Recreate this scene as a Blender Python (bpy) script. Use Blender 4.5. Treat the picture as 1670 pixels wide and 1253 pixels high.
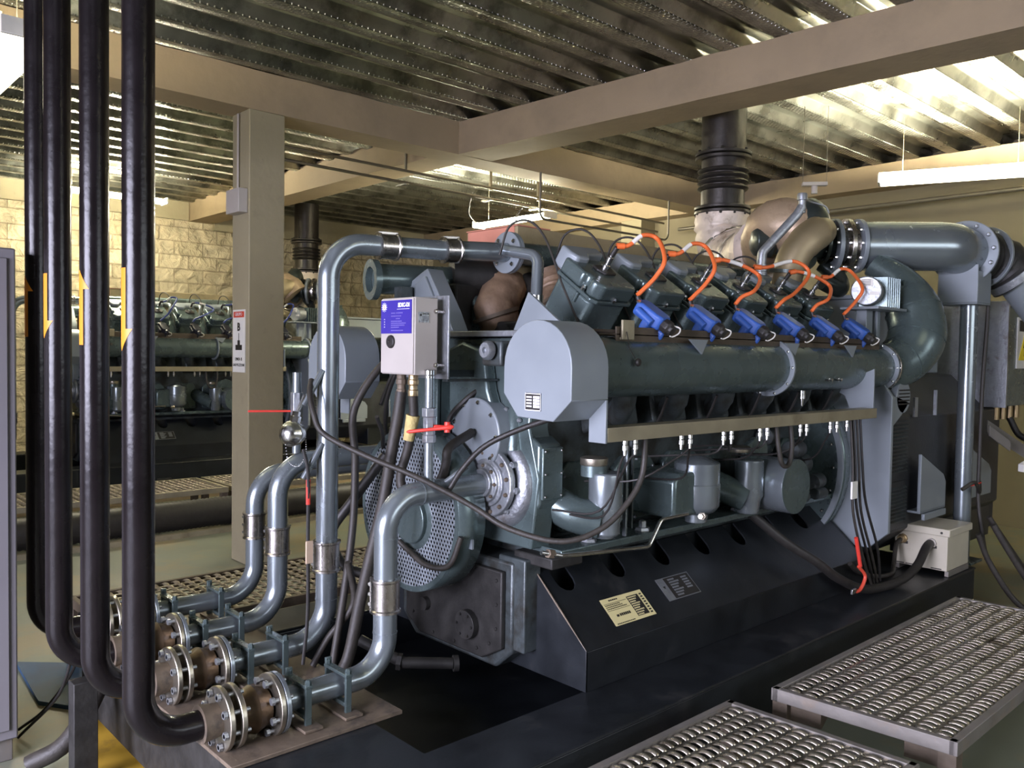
import bpy, bmesh, math, random
from mathutils import Vector, Matrix
for o in list(bpy.data.objects): bpy.data.objects.remove(o)
random.seed(7)
PI = math.pi
scene = bpy.context.scene
COL = scene.collection

# ------------------------------------------------------------------ camera
EYE = Vector((0, 0, 1.65))
yaw, pitch, roll = math.radians(47.2), math.radians(-2.07), math.radians(0.9)
fw = Vector((math.cos(yaw)*math.cos(pitch), math.sin(yaw)*math.cos(pitch), math.sin(pitch)))
r0 = Vector((math.sin(yaw), -math.cos(yaw), 0)); u0 = r0.cross(fw)
rt = r0*math.cos(roll) + u0*math.sin(roll); up = u0*math.cos(roll) - r0*math.sin(roll)
cd = bpy.data.cameras.new('camera'); cam = bpy.data.objects.new('camera', cd); COL.objects.link(cam)
cd.sensor_width = 36; cd.lens = 1367/1670*36; cd.clip_start = .05
cam.matrix_world = Matrix(((rt.x, up.x, -fw.x, EYE.x), (rt.y, up.y, -fw.y, EYE.y), (rt.z, up.z, -fw.z, EYE.z), (0, 0, 0, 1)))
scene.camera = cam

# ------------------------------------------------------------------ world, daylight, exposure
scene.view_settings.view_transform = 'Standard'; scene.view_settings.look = 'None'
scene.view_settings.gamma = 1; scene.view_settings.exposure = -0.1
w = bpy.data.worlds.new('sky'); scene.world = w; w.use_nodes = True
wb = w.node_tree.nodes['Background']
wb.inputs['Color'].default_value = (.72, .74, 1, 1); wb.inputs['Strength'].default_value = 1.2
def area(name, loc, target, sx, sy, power, color):
    l = bpy.data.lights.new(name, 'AREA'); l.shape = 'RECTANGLE'; l.size = sx; l.size_y = sy
    l.energy = power; l.color = color
    o = bpy.data.objects.new(name, l); COL.objects.link(o); o.location = loc
    o.rotation_euler = (Vector(target)-Vector(loc)).to_track_quat('-Z', 'Y').to_euler()
    return o
# daylight through the roller door opening in the left wall, plus an added front fill light
dl = area('daylight_door', (-4.1, 1.6, 1.75), (2, 2.4, -.6), 4.0, 2.3, 480, (.80, .79, 1.0)); dl.data.spread = math.radians(100)
area('front_fill', (3.5, -4.4, 2.3), (3.5, 3, .8), 5.0, 1.3, 115, (.90, .96, 1.0))  # added fill light, gives the engine side its highlights

# ------------------------------------------------------------------ materials
def mat(name, col, rough=.5, metal=0, noise=.12, scale=12, bump=0, bscale=60, col2=None, mixs=4, mixlo=.5, mixhi=.65, coat=0, spec=.5):
    m = bpy.data.materials.new(name); m.use_nodes = True; nt = m.node_tree; N = nt.nodes; L = nt.links
    b = N['Principled BSDF']; b.inputs['Metallic'].default_value = metal
    b.inputs['Specular IOR Level'].default_value = spec
    tc = N.new('ShaderNodeTexCoord')
    n = N.new('ShaderNodeTexNoise'); n.inputs['Scale'].default_value = scale; n.inputs['Detail'].default_value = 5
    L.new(tc.outputs['Object'], n.inputs['Vector'])
    mp = N.new('ShaderNodeMapRange'); mp.inputs['To Min'].default_value = 1-noise; mp.inputs['To Max'].default_value = 1+noise
    mp.inputs['From Min'].default_value = .3; mp.inputs['From Max'].default_value = .7
    L.new(n.outputs['Fac'], mp.inputs['Value'])
    mx = N.new('ShaderNodeVectorMath'); mx.operation = 'SCALE'; L.new(mp.outputs[0], mx.inputs['Scale'])
    if col2:
        n2 = N.new('ShaderNodeTexNoise'); n2.inputs['Scale'].default_value = mixs; n2.inputs['Detail'].default_value = 8
        n2.inputs['Roughness'].default_value = .65
        L.new(tc.outputs['Object'], n2.inputs['Vector'])
        r = N.new('ShaderNodeMapRange'); r.inputs['From Min'].default_value = mixlo; r.inputs['From Max'].default_value = mixhi
        L.new(n2.outputs['Fac'], r.inputs['Value'])
        mc = N.new('ShaderNodeMix'); mc.data_type = 'RGBA'
        mc.inputs['A'].default_value = (*col, 1); mc.inputs['B'].default_value = (*col2, 1)
        L.new(r.outputs[0], mc.inputs['Factor']); L.new(mc.outputs['Result'], mx.inputs[0])
    else:
        mx.inputs[0].default_value = col
    L.new(mx.outputs[0], b.inputs['Base Color'])
    rr = N.new('ShaderNodeMapRange'); rr.inputs['To Min'].default_value = max(.03, rough-.07); rr.inputs['To Max'].default_value = min(1, rough+.1)
    L.new(n.outputs['Fac'], rr.inputs['Value']); L.new(rr.outputs[0], b.inputs['Roughness'])
    if coat: b.inputs['Coat Weight'].default_value = coat; b.inputs['Coat Roughness'].default_value = .12
    if bump:
        nb = N.new('ShaderNodeTexNoise'); nb.inputs['Scale'].default_value = bscale; nb.inputs['Detail'].default_value = 4
        L.new(tc.outputs['Object'], nb.inputs['Vector'])
        bu = N.new('ShaderNodeBump'); bu.inputs['Strength'].default_value = bump; bu.inputs['Distance'].default_value = .01
        L.new(nb.outputs['Fac'], bu.inputs['Height']); L.new(bu.outputs[0], b.inputs['Normal'])
    return m
def emit(name, col, s):
    m = bpy.data.materials.new(name); m.use_nodes = True; nt = m.node_tree
    b = nt.nodes['Principled BSDF']; b.inputs['Base Color'].default_value = (*col, 1)
    b.inputs['Emission Color'].default_value = (*col, 1); b.inputs['Emission Strength'].default_value = s
    return m
def lampmat(n, s): return emit(n, (1.0, .92, .68), s)
M = dict(
 paint=mat('engine_paint', (.112, .150, .147), .26, .5, .07, 9, .03, 90, (.100, .130, .127), 5, .55, .75),
 paintd=mat('grimy_engine_paint', (.07, .085, .087), .42, .4, .25, 9, .15, 60, (.035, .035, .03), 7, .45, .62),
 panel=mat('smooth_engine_panel', (.23, .26, .28), .38, .2, .05, 5),
 pipe=mat('metallic_blue_pipe_paint', (.245, .28, .295), .24, .65, .05, 7, .02, 120),
 black=mat('black_skid_paint', (.010, .012, .014), .36, .0, .35, 6, .05, 70, (.035, .033, .030), 3, .58, .8),
 dark=mat('oily_dark_metal', (.022, .021, .019), .55, .2, .4, 14, .2, 40),
 riser=mat('gloss_black_pipe_paint', (.009, .007, .0075), .22, .0, .2, 8, .10, 35, spec=.28),
 steel=mat('stainless_steel', (.48, .45, .42), .26, 1, .10, 20),
 zinc=mat('zinc_plate', (.46, .42, .34), .34, .95, .16, 16, .1, 60, (.26, .20, .13), 9, .55, .75),
 chrome=mat('bright_metal', (.62, .62, .60), .22, 1, .1, 30),
 castal=mat('cast_aluminium', (.36, .38, .40), .42, .8, .12, 25, .25, 70, (.16, .14, .12), 12, .56, .74),
 bronze=mat('rubber_bronze_bellows', (.10, .065, .035), .4, .6, .3, 14, .1, 50),
 tray=mat('dusty_aluminium_tray', (.36, .32, .22), .45, .6, .12, 8, .03, 70, (.2, .17, .11), 6, .56, .8),
 rail=mat('brown_dirty_rail', (.085, .065, .045), .5, .3, .3, 12, .1, 50),
 orange=mat('orange_silicone_lead', (.75, .15, .035), .42, 0, .06, 20),
 blue=mat('blue_ignition_coil', (.035, .10, .36), .38, 0, .08, 20),
 coil2=mat('dark_ignition_coil', (.012, .013, .02), .4),
 lead2=mat('blue_thin_lead', (.03, .05, .22), .4),
 rubber=mat('black_rubber', (.018, .016, .014), .5, 0, .25, 30, .1, 90),
 cable=mat('dusty_black_cable', (.027, .023, .018), .55, 0, .25, 30, .15, 90),
 white=mat('white_box_paint', (.42, .385, .35), .4, 0, .04, 6),
 cream=mat('cream_box_paint', (.50, .46, .36), .45, 0, .06, 6, 0, 60, (.36, .32, .24), 5, .6, .8),
 label=mat('white_label', (.72, .70, .64), .5, 0, .03),
 violet=mat('violet_label', (.040, .025, .27), .4, 0, .03),
 yellowlabel=mat('pale_yellow_label', (.68, .60, .30), .5, 0, .04),
 ink=mat('black_ink', (.02, .018, .015), .5, 0, .05),
 inkw=mat('white_print', (.75, .75, .78), .5, 0, .02),
 inkv=mat('faint_violet_print', (.16, .13, .42), .5, 0, .02),
 inkred=mat('red_print', (.55, .06, .03), .5, 0, .05),
 red=mat('red_handle', (.62, .045, .03), .4, 0, .06),
 arrow=mat('orange_arrow_decal', (.70, .24, .012), .5, 0, .02),
 concrete=mat('painted_concrete', (.34, .26, .16), .75, 0, .07, 3, .35, 14, (.29, .225, .14), 2.5, .5, .7),
 conc2=mat('painted_concrete_column', (.31, .27, .17), .7, 0, .06, 4, .3, 18, (.24, .21, .135), 6, .6, .75),
 plaster=mat('beige_plaster', (.20, .17, .105), .8, 0, .06, 2.5, .1, 30),
 floor=mat('green_grey_floor', (.17, .185, .135), .45, 0, .12, 2, .05, 30, (.23, .19, .11), 1.6, .48, .62),
 ceilingpaint=mat('dark_gap', (.03, .03, .03), .8),
 grate=mat('galvanised_grating', (.50, .45, .36), .26, .95, .22, 14, .12, 50, (.10, .075, .05), 5, .56, .68),
 grateframe=mat('pale_steel_frame', (.19, .175, .155), .5, .3, .12, 8, .1, 50, (.22, .18, .14), 7, .55, .7),
 rust=mat('grimy_brown_steel', (.13, .10, .07), .6, .2, .3, 10, .2, 40),
 grate2=mat('dusty_walkway_grating', (.33, .28, .20), .5, .4, .2, 14, .12, 50, (.16, .13, .09), 5, .55, .75),
 tan=mat('tan_base_plate', (.15, .115, .08), .55, .2, .2, 10, .1, 50, (.06, .05, .04), 9, .5, .65),
 mat=mat('blue_board', (.035, .085, .16), .6, 0, .15, 12),
 yellow=mat('yellow_floor_paint', (.48, .29, .03), .55, 0, .15, 5, 0, 50, (.2, .12, .03), 5, .52, .7),
 cabinet=mat('grey_cabinet_paint', (.20, .19, .20), .45, 0, .03, 4),
 wrap=mat('aluminised_insulation_wrap', (.74, .64, .54), .5, .25, .14, 10, .7, 16, (.26, .17, .10), 7, .54, .7),
 brownwrap=mat('brown_insulation_cloth', (.20, .13, .08), .55, .15, .25, 9, .6, 18, (.42, .30, .18), 5, .56, .72),
 altdark=mat('black_alternator_paint', (.03, .032, .035), .45, .2, .3, 9, .1, 60),
 wrap2=mat('tan_turbine_wrap', (.42, .31, .20), .42, .3, .2, 6, .5, 16, (.20, .13, .08), 6, .5, .7),
 stack=mat('dark_exhaust_steel', (.05, .045, .04), .38, .6, .2, 10, .15, 40),
 shield=mat('tan_heat_shield', (.36, .29, .17), .5, .45, .08, 5, .05, 30, (.24, .19, .11), 3, .5, .7),
 pinkglare=mat('pink_lamp_glare', (.55, .22, .15), .55, 0, .06),  # lamp reflection on the heat shield, painted in as pink
 conduit=mat('grey_conduit', (.20, .18, .14), .4, .5, .1, 10),
 diffuser=lampmat('lamp_diffuser_glow', 7), lampR=lampmat('lamp_tube_glow_right', 1900), lampM=lampmat('lamp_tube_glow_middle', 750), lampL=lampmat('lamp_tube_glow_left', 220), lampB=lampmat('lamp_tube_glow_back', 650), lampF=lampmat('added_lamp_glow_walkway', 250),
 fixture=mat('lamp_fixture_white', (.65, .63, .55), .4),
 tape=mat('beige_paper_tag', (.62, .46, .33), .7),
 foam=mat('yellow_rope_tie', (.50, .40, .16), .8, 0, .15, 40, .5, 80),
 brass=mat('brass_gland', (.42, .31, .17), .35, .8, .1, 20),
 yellowsign=mat('yellow_warning_print', (.80, .62, .02), .5, 0, .02),
 turbo=mat('dark_green_turbo', (.06, .075, .07), .3, .6, .25, 9, .15, 50, (.10, .10, .075), 5, .5, .7),
)

def stone_mat():
    m = bpy.data.materials.new('split_face_stone_blocks'); m.use_nodes = True; nt = m.node_tree; N = nt.nodes; L = nt.links
    b = N['Principled BSDF']; b.inputs['Roughness'].default_value = .8
    tc = N.new('ShaderNodeTexCoord'); mp = N.new('ShaderNodeMapping'); mp.inputs['Rotation'].default_value = (PI/2, 0, 0)
    L.new(tc.outputs['Object'], mp.inputs['Vector'])
    br = N.new('ShaderNodeTexBrick'); br.inputs['Scale'].default_value = 1; br.inputs['Brick Width'].default_value = .42; br.inputs['Row Height'].default_value = .2
    br.inputs['Mortar Size'].default_value = .010; br.inputs['Mortar Smooth'].default_value = .3; br.inputs['Bias'].default_value = 0
    br.inputs['Color1'].default_value = (.60, .52, .36, 1); br.inputs['Color2'].default_value = (.47, .40, .26, 1); br.inputs['Mortar'].default_value = (.36, .30, .20, 1)
    L.new(mp.outputs[0], br.inputs['Vector'])
    n = N.new('ShaderNodeTexNoise'); n.inputs['Scale'].default_value = 7; n.inputs['Detail'].default_value = 8; n.inputs['Distortion'].default_value = .6
    L.new(tc.outputs['Object'], n.inputs['Vector'])
    mr = N.new('ShaderNodeMapRange'); mr.inputs['From Min'].default_value = .3; mr.inputs['From Max'].default_value = .7; mr.inputs['To Min'].default_value = .72; mr.inputs['To Max'].default_value = 1.2
    L.new(n.outputs['Fac'], mr.inputs['Value'])
    s = N.new('ShaderNodeVectorMath'); s.operation = 'SCALE'; L.new(br.outputs['Color'], s.inputs[0]); L.new(mr.outputs[0], s.inputs['Scale'])
    L.new(s.outputs[0], b.inputs['Base Color'])
    a = N.new('ShaderNodeMath'); a.operation = 'MULTIPLY_ADD'; a.inputs[1].default_value = -.6
    L.new(br.outputs['Fac'], a.inputs[0]); L.new(n.outputs['Fac'], a.inputs[2])
    bu = N.new('ShaderNodeBump'); bu.inputs['Strength'].default_value = 1; bu.inputs['Distance'].default_value = .12
    L.new(a.outputs[0], bu.inputs['Height']); L.new(bu.outputs[0], b.inputs['Normal'])
    return m
M['stone'] = stone_mat()

def deck_mat():
    m = mat('galvanised_deck', (.36, .37, .33), .28, .95, .2, 4, 0, 50, (.15, .155, .135), 3, .45, .62)
    nt = m.node_tree; N = nt.nodes; L = nt.links; b = N['Principled BSDF']
    tc = N.new('ShaderNodeTexCoord'); mp = N.new('ShaderNodeMapping'); mp.inputs['Scale'].default_value = (22, 42, 1)
    L.new(tc.outputs['Object'], mp.inputs['Vector'])
    ch = N.new('ShaderNodeTexBrick'); ch.inputs['Scale'].default_value = 1; ch.inputs['Brick Width'].default_value = 1; ch.inputs['Row Height'].default_value = 1
    ch.inputs['Mortar Size'].default_value = .22; ch.inputs['Mortar Smooth'].default_value = .6
    L.new(mp.outputs[0], ch.inputs['Vector'])
    sx = N.new('ShaderNodeSeparateXYZ'); L.new(tc.outputs['Object'], sx.inputs[0])
    # embossing only on the bottom flutes (the low strips of the sheet)
    lo = N.new('ShaderNodeMath'); lo.operation = 'LESS_THAN'; lo.inputs[1].default_value = .012; L.new(sx.outputs['Z'], lo.inputs[0])
    mu = N.new('ShaderNodeMath'); mu.operation = 'MULTIPLY'; L.new(ch.outputs['Fac'], mu.inputs[0]); L.new(lo.outputs[0], mu.inputs[1])
    bu = N.new('ShaderNodeBump'); bu.inputs['Strength'].default_value = 1; bu.inputs['Distance'].default_value = .03
    L.new(mu.outputs[0], bu.inputs['Height']); L.new(bu.outputs[0], b.inputs['Normal'])
    return m
M['deck'] = deck_mat()

# ------------------------------------------------------------------ mesh builder
def frame(d):
    d = Vector(d).normalized(); a = Vector((0, 0, 1)) if abs(d.z) < .9 else Vector((1, 0, 0))
    x = a.cross(d).normalized(); return x, d.cross(x).normalized(), d
class MB:
    def __init__(s, T=None): s.bm = bmesh.new(); s.T = T; s.pend = []
    def v(s, p):
        p = Vector(p); return s.bm.verts.new(s.T(p) if s.T else p)
    def f(s, vs):
        try: return s.bm.faces.new(vs)
        except ValueError: return None
    def box(s, x0, x1, y0, y1, z0, z1):
        V = [s.v((x, y, z)) for z in (z0, z1) for x, y in ((x0, y0), (x1, y0), (x1, y1), (x0, y1))]
        for q in ((0, 3, 2, 1), (4, 5, 6, 7), (0, 1, 5, 4), (1, 2, 6, 5), (2, 3, 7, 6), (3, 0, 4, 7)): s.f([V[i] for i in q])
        return s
    def obox(s, c, X, Y, Z, sx, sy, sz):
        c = Vector(c); X, Y, Z = Vector(X).normalized(), Vector(Y).normalized(), Vector(Z).normalized()
        V = [s.v(c+X*a*sx/2+Y*b*sy/2+Z*d*sz/2) for d in (-1, 1) for a, b in ((-1, -1), (1, -1), (1, 1), (-1, 1))]
        for q in ((0, 3, 2, 1), (4, 5, 6, 7), (0, 1, 5, 4), (1, 2, 6, 5), (2, 3, 7, 6), (3, 0, 4, 7)): s.f([V[i] for i in q])
        return s
    def prism(s, pts, ax, a0, a1):
        def P(p, a): return {'X': (a, p[0], p[1]), 'Y': (p[0], a, p[1]), 'Z': (p[0], p[1], a)}[ax]
        A = [s.v(P(p, a0)) for p in pts]; B = [s.v(P(p, a1)) for p in pts]; n = len(pts)
        s.f(A[::-1]); s.f(B)
        for i in range(n): s.f([A[i], A[(i+1) % n], B[(i+1) % n], B[i]])
        return s
    def ring_(s, c, x, y, r, n): return [s.v(c+x*r*math.cos(2*PI*i/n)+y*r*math.sin(2*PI*i/n)) for i in range(n)]
    def lathe(s, prof, p, d, n=28, cap=True):
        x, y, d = frame(d); p = Vector(p); R = [s.ring_(p+d*h, x, y, max(r, .0004), n) for r, h in prof]
        for a, b in zip(R, R[1:]):
            for i in range(n): s.f([a[i], a[(i+1) % n], b[(i+1) % n], b[i]])
        if cap: s.f(R[0][::-1]); s.f(R[-1])
        return s
    def cyl(s, p0, p1, r, r1=None, n=24):
        p0, p1 = Vector(p0), Vector(p1); d = p1-p0
        return s.lathe([(r, 0), (r if r1 is None else r1, d.length)], p0, d, n)
    def ring(s, p, d, ro, ri, t, n=36):
        x, y, d = frame(d); p = Vector(p)
        A, B, C2, D = s.ring_(p, x, y, ro, n), s.ring_(p+d*t, x, y, ro, n), s.ring_(p+d*t, x, y, ri, n), s.ring_(p, x, y, ri, n)
        for a, b in ((A, B), (B, C2), (C2, D), (D, A)):
            for i in range(n): s.f([a[i], a[(i+1) % n], b[(i+1) % n], b[i]])
        return s
    def tube(s, pts, r, n=14, cap=True):
        pts = [Vector(p) for p in pts]; R = r if isinstance(r, (list, tuple)) else [r]*len(pts)
        t0 = (pts[1]-pts[0]).normalized(); x, y, _ = frame(t0); rings = []
        for i, p in enumerate(pts):
            t = ((pts[min(i+1, len(pts)-1)]-p).normalized()+(p-pts[max(i-1, 0)]).normalized()).normalized()
            q = t0.rotation_difference(t); x = q @ x; x = (x-t*x.dot(t)).normalized(); y = t.cross(x); t0 = t
            rings.append(s.ring_(p, x, y, R[i], n))
        for a, b in zip(rings, rings[1:]):
            for i in range(n): s.f([a[i], a[(i+1) % n], b[(i+1) % n], b[i]])
        if cap: s.f(rings[0][::-1]); s.f(rings[-1])
        return s
    def ball(s, c, r, sc=(1, 1, 1), n=16):
        c = Vector(c); rows = []
        for j in range(1, n//2):
            a = PI*j/(n//2)
            rows.append([s.v(c+Vector((r*sc[0]*math.sin(a)*math.cos(2*PI*i/n), r*sc[1]*math.sin(a)*math.sin(2*PI*i/n), r*sc[2]*math.cos(a)))) for i in range(n)])
        t = s.v(c+Vector((0, 0, r*sc[2]))); b = s.v(c-Vector((0, 0, r*sc[2])))
        for a, bb in zip(rows, rows[1:]):
            for i in range(n): s.f([a[i], bb[i], bb[(i+1) % n], a[(i+1) % n]])
        for i in range(n): s.f([t, rows[0][i], rows[0][(i+1) % n]]); s.f([b, rows[-1][(i+1) % n], rows[-1][i]])
        return s
    def bolts(s, c, d, R, k, r=.009, h=.012, ph=0):
        x, y, d = frame(d); c = Vector(c)
        for i in range(k):
            a = ph+2*PI*i/k; s.bolt(c+x*R*math.cos(a)+y*R*math.sin(a), d, r, h)
        return s
    def bolt(s, p, d, r=.009, h=.012):      # every bolt becomes an object of its own at build()
        p, d = Vector(p), Vector(d).normalized()
        if s.T: q = s.T(p+d); p = s.T(p); d = (q-p).normalized()
        s.pend.append((p, d, r, h)); return s
    def build(s, name, m, parent=None, bevel=0, seg=2, solid=0, sharp=38):
        if not s.bm.verts:
            s.bm.free(); put_bolts(s.pend, m, parent); return None
        bm = s.bm; bmesh.ops.recalc_face_normals(bm, faces=bm.faces)
        vs = bm.verts; n = max(1, len(vs))
        lo = Vector([min(v.co[i] for v in vs) for i in range(3)]); hi = Vector([max(v.co[i] for v in vs) for i in range(3)])
        c = (lo+hi)/2
        if parent is None: c.z = lo.z
        bmesh.ops.translate(bm, verts=bm.verts, vec=-c)
        for f in bm.faces: f.smooth = True
        me = bpy.data.meshes.new(name); bm.to_mesh(me); bm.free()
        me.set_sharp_from_angle(angle=math.radians(sharp))
        me.materials.append(m if not isinstance(m, str) else M[m])
        o = link(name, me, c, parent, bevel, seg, solid)
        put_bolts(s.pend, 'chrome' if m in ('paint', 'panel', 'pipe') else m, o)
        return o
BOLT = {}
def put_bolts(L, m, parent):
    for p, d, r, h in L:
        k = (round(r, 4), round(h, 4), m)
        if k not in BOLT:
            b = MB().lathe([(r, 0), (r, h*.6), (r*.6, h)], (0, 0, 0), (0, 0, 1), 6); me = bpy.data.meshes.new('bolt'); bmesh.ops.recalc_face_normals(b.bm, faces=b.bm.faces); b.bm.to_mesh(me); b.bm.free(); me.materials.append(M[m]); BOLT[k] = me
        o = link('bolt', BOLT[k], p, parent); o.rotation_mode = 'QUATERNION'; o.rotation_quaternion = d.to_track_quat('Z', 'Y')
WORLD = {}
def link(name, me, c, parent=None, bevel=0, seg=2, solid=0):
    o = bpy.data.objects.new(name, me); COL.objects.link(o)
    if parent and parent.parent and parent.parent.parent: parent = parent.parent
    o.parent = parent; o.location = Vector(c)-(WORLD[parent.name] if parent else Vector())
    WORLD[o.name] = Vector(c)
    if solid:
        q = o.modifiers.new('thickness', 'SOLIDIFY'); q.thickness = solid; q.offset = 0
    if bevel:
        q = o.modifiers.new('bevel', 'BEVEL'); q.width = bevel; q.segments = seg; q.limit_method = 'ANGLE'; q.angle_limit = math.radians(35); q.harden_normals = False
    return o
def tag(o, label, cat, group=None):
    o['label'] = label; o['category'] = cat
    if group: o['group'] = group
    return o
def thing(name, loc, label, cat, group=None):
    o = bpy.data.objects.new(name, None); COL.objects.link(o); o.location = loc; o.empty_display_size = .1
    WORLD[o.name] = Vector(loc); return tag(o, label, cat, group)
def struct(o, label=None):
    o['kind'] = 'structure'
    if label: o['label'] = label
    return o
def part(o, label): o['label'] = label; return o
def fillet(pts, R, n=8):
    pts = [Vector(p) for p in pts]; out = [pts[0]]
    for a, b, c in zip(pts, pts[1:], pts[2:]):
        u, v = (a-b).normalized(), (c-b).normalized(); ang = u.angle(v)
        if ang > 3.1: out.append(b); continue
        t = min(R/math.tan(ang/2), (a-b).length*.49 if a is not pts[0] else (a-b).length*.98, (c-b).length*.49 if c is not pts[-1] else (c-b).length*.98)
        r = t*math.tan(ang/2); cen = b+(u+v).normalized()*(r/math.sin(ang/2))
        s0, s1 = b+u*t-cen, b+v*t-cen
        q = s0.rotation_difference(s1); ax, an = q.to_axis_angle()
        for k in range(n+1): out.append(cen+Matrix.Rotation(an*k/n, 3, ax) @ s0)
    out.append(pts[-1]); return out
def spline(pts, k=6):
    P = [Vector(p) for p in pts]; P = [P[0]*2-P[1]]+P+[P[-1]*2-P[-2]]; out = []
    for i in range(1, len(P)-2):
        a, b, c, d = P[i-1:i+3]
        for j in range(k):
            t = j/k; out.append(.5*((2*b)+(c-a)*t+(2*a-5*b+4*c-d)*t*t+(3*b-a-3*c+d)*t**3))
    out.append(P[-2]); return out
def text(name, body, size, loc, right, upv, m, parent, ext=.0006, align='LEFT', bold=0):
    cu = bpy.data.curves.new(name, 'FONT'); cu.body = body; cu.size = size; cu.extrude = ext; cu.align_x = align; cu.align_y = 'CENTER'; cu.offset = bold
    cu.resolution_u = 2
    o = bpy.data.objects.new(name+'_tmp', cu); COL.objects.link(o)
    dg = bpy.context.evaluated_depsgraph_get(); me = bpy.data.meshes.new_from_object(o.evaluated_get(dg))
    bpy.data.objects.remove(o)
    r = Vector(right).normalized(); u = Vector(upv).normalized(); n = r.cross(u)
    me.transform(Matrix(((r.x, u.x, n.x, 0), (r.y, u.y, n.y, 0), (r.z, u.z, n.z, 0), (0, 0, 0, 1))))
    me.materials.clear(); me.materials.append(M[m]); me.name = name
    return link(name, me, loc, parent)
# ------------------------------------------------------------------ room shell
XL, XR, YF, YB, ZC = -4.0, 9.3, -4.0, 12.2, 3.75
o = MB().box(XL-.2, XR+.2, YF-.2, YB+.2, -.12, 0).build('floor', 'floor'); struct(o, 'worn pale green and tan concrete floor')
# corrugated steel deck running along X
pitch = .38; prof = []
y = YF
while y < YB+.3:
    for dy, z in ((0, 0), (.100, 0), (.108, .008), (.150, .082), (.158, .088), (.235, .088), (.245, .096), (.255, .088), (.33, .088), (.338, .082), (.372, .008)): prof.append((y+dy, ZC+z))
    y += pitch
bm = MB(); A = [bm.v((XL-.1, p[0], p[1])) for p in prof]; B = [bm.v((XR+.1, p[0], p[1])) for p in prof]
for i in range(len(prof)-1): bm.f([A[i], A[i+1], B[i+1], B[i]])
c = Vector(((XL+XR)/2, (YF+YB)/2, ZC+.045))
deck = bm.build('ceiling', 'deck', solid=.004, sharp=12)
struct(deck, 'galvanised corrugated steel deck ceiling')
o = MB().box(XL-.2, XR+.2, YF-.2, YB+.4, ZC+.11, ZC+.2).build('ceiling', 'concrete'); struct(o, 'concrete slab above the steel deck')

o = MB().box(XL, XR+.2, YB, YB+.25, 0, ZC+.11).build('wall_back', 'stone'); struct(o, 'split face tan stone block wall')
o = MB().box(XR, XR+.2, YF, YB, 0, ZC+.11).build('wall_right', 'plaster'); struct(o, 'beige plastered wall')
bm = MB()      # left wall with the roller door opening
bm.box(XL-.2, XL, YF, -.5, 0, ZC+.11); bm.box(XL-.2, XL, 3.7, YB, 0, ZC+.11); bm.box(XL-.2, XL, -.5, 3.7, 3.0, ZC+.11)
struct(bm.build('wall_left', 'plaster'), 'beige wall with a wide door opening')
bm = MB()
bm.box(XL-.2, XR+.2, YF-.2, YF, 0, 1.55); bm.box(XL-.2, XR+.2, YF-.2, YF, 2.95, ZC+.11)
for a, b in ((XL-.2, .9), (6.1, XR+.2)): bm.box(a, b, YF-.2, YF, 1.55, 2.95)
struct(bm.build('wall_front', 'plaster'), 'beige wall with a window opening')

def beam(pts, z0, z1, name, mt='concrete'):
    # a slightly uneven cast beam: subdivided box so that its edges can waver
    (x0, y0), (x1, y1), (x2, y2), (x3, y3) = pts; n = 60; bm = MB(); rows = []
    for i in range(n+1):
        t = i/n; ax, ay = x0+(x1-x0)*t, y0+(y1-y0)*t; bx, by = x3+(x2-x3)*t, y3+(y2-y3)*t
        j = lambda s=.004: random.uniform(-s, s)
        rows.append([bm.v((ax, ay, z0+j(.0015))), bm.v((bx, by, z0+j(.0015))), bm.v((bx, by, z1+j(.004))), bm.v((ax, ay, z1+j(.004)))])
    for a, b in zip(rows, rows[1:]):
        for k in range(4): bm.f([a[k], a[(k+1) % 4], b[(k+1) % 4], b[k]])
    bm.f(rows[0]); bm.f(rows[-1][::-1])
    return struct(bm.build(name, mt, sharp=50))
ZB = 3.455
beam([(XL, 6.0), (XR, 6.0), (XR, 6.32), (XL, 6.32)], ZB, ZC, 'trim_1')['label'] = 'long painted concrete ceiling beam over the column'
beam([(4.85, 5.999), (5.43, YF), (5.83, YF), (5.24, 5.999)], ZB+.002, ZC, 'trim_2')['label'] = 'big painted concrete cross beam in front'
beam([(4.84, 6.321), (4.84, YB), (5.20, YB), (5.20, 6.321)], ZB+.04, ZC+.03, 'trim_3')['label'] = 'cross beam continuing to the stone wall'
beam([(9.05, YF), (9.05, 5.999), (9.32, 5.999), (9.32, YF)], 3.5, ZC, 'trim_4')['label'] = 'concrete beam on the beige wall'
beam([(9.05, 6.321), (9.05, YB), (9.32, YB), (9.32, 6.321)], 3.5, ZC, 'trim_5')['label'] = 'concrete beam on the far part of the wall'
beam([(XL, YB-.06), (4.83, YB-.06), (4.83, YB+.05), (XL, YB+.05)], 3.50, ZC+.06, 'trim_6', 'conc2')['label'] = 'smooth ring beam over the stone wall'
beam([(5.21, YB-.06), (9.04, YB-.06), (9.04, YB+.05), (5.21, YB+.05)], 3.40, ZC+.06, 'trim_7', 'conc2')['label'] = 'ring beam over the far wall'
o = MB().box(2.84, 3.13, 6.0, 6.29, 0, ZB).build('trim_8', 'conc2', bevel=.008); struct(o, 'square painted concrete column')
o = MB().box(9.0, 9.3, 7.2, 7.55, 0, 3.5).build('trim_9', 'conc2', bevel=.008); struct(o, 'far column against the beige wall')

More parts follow.
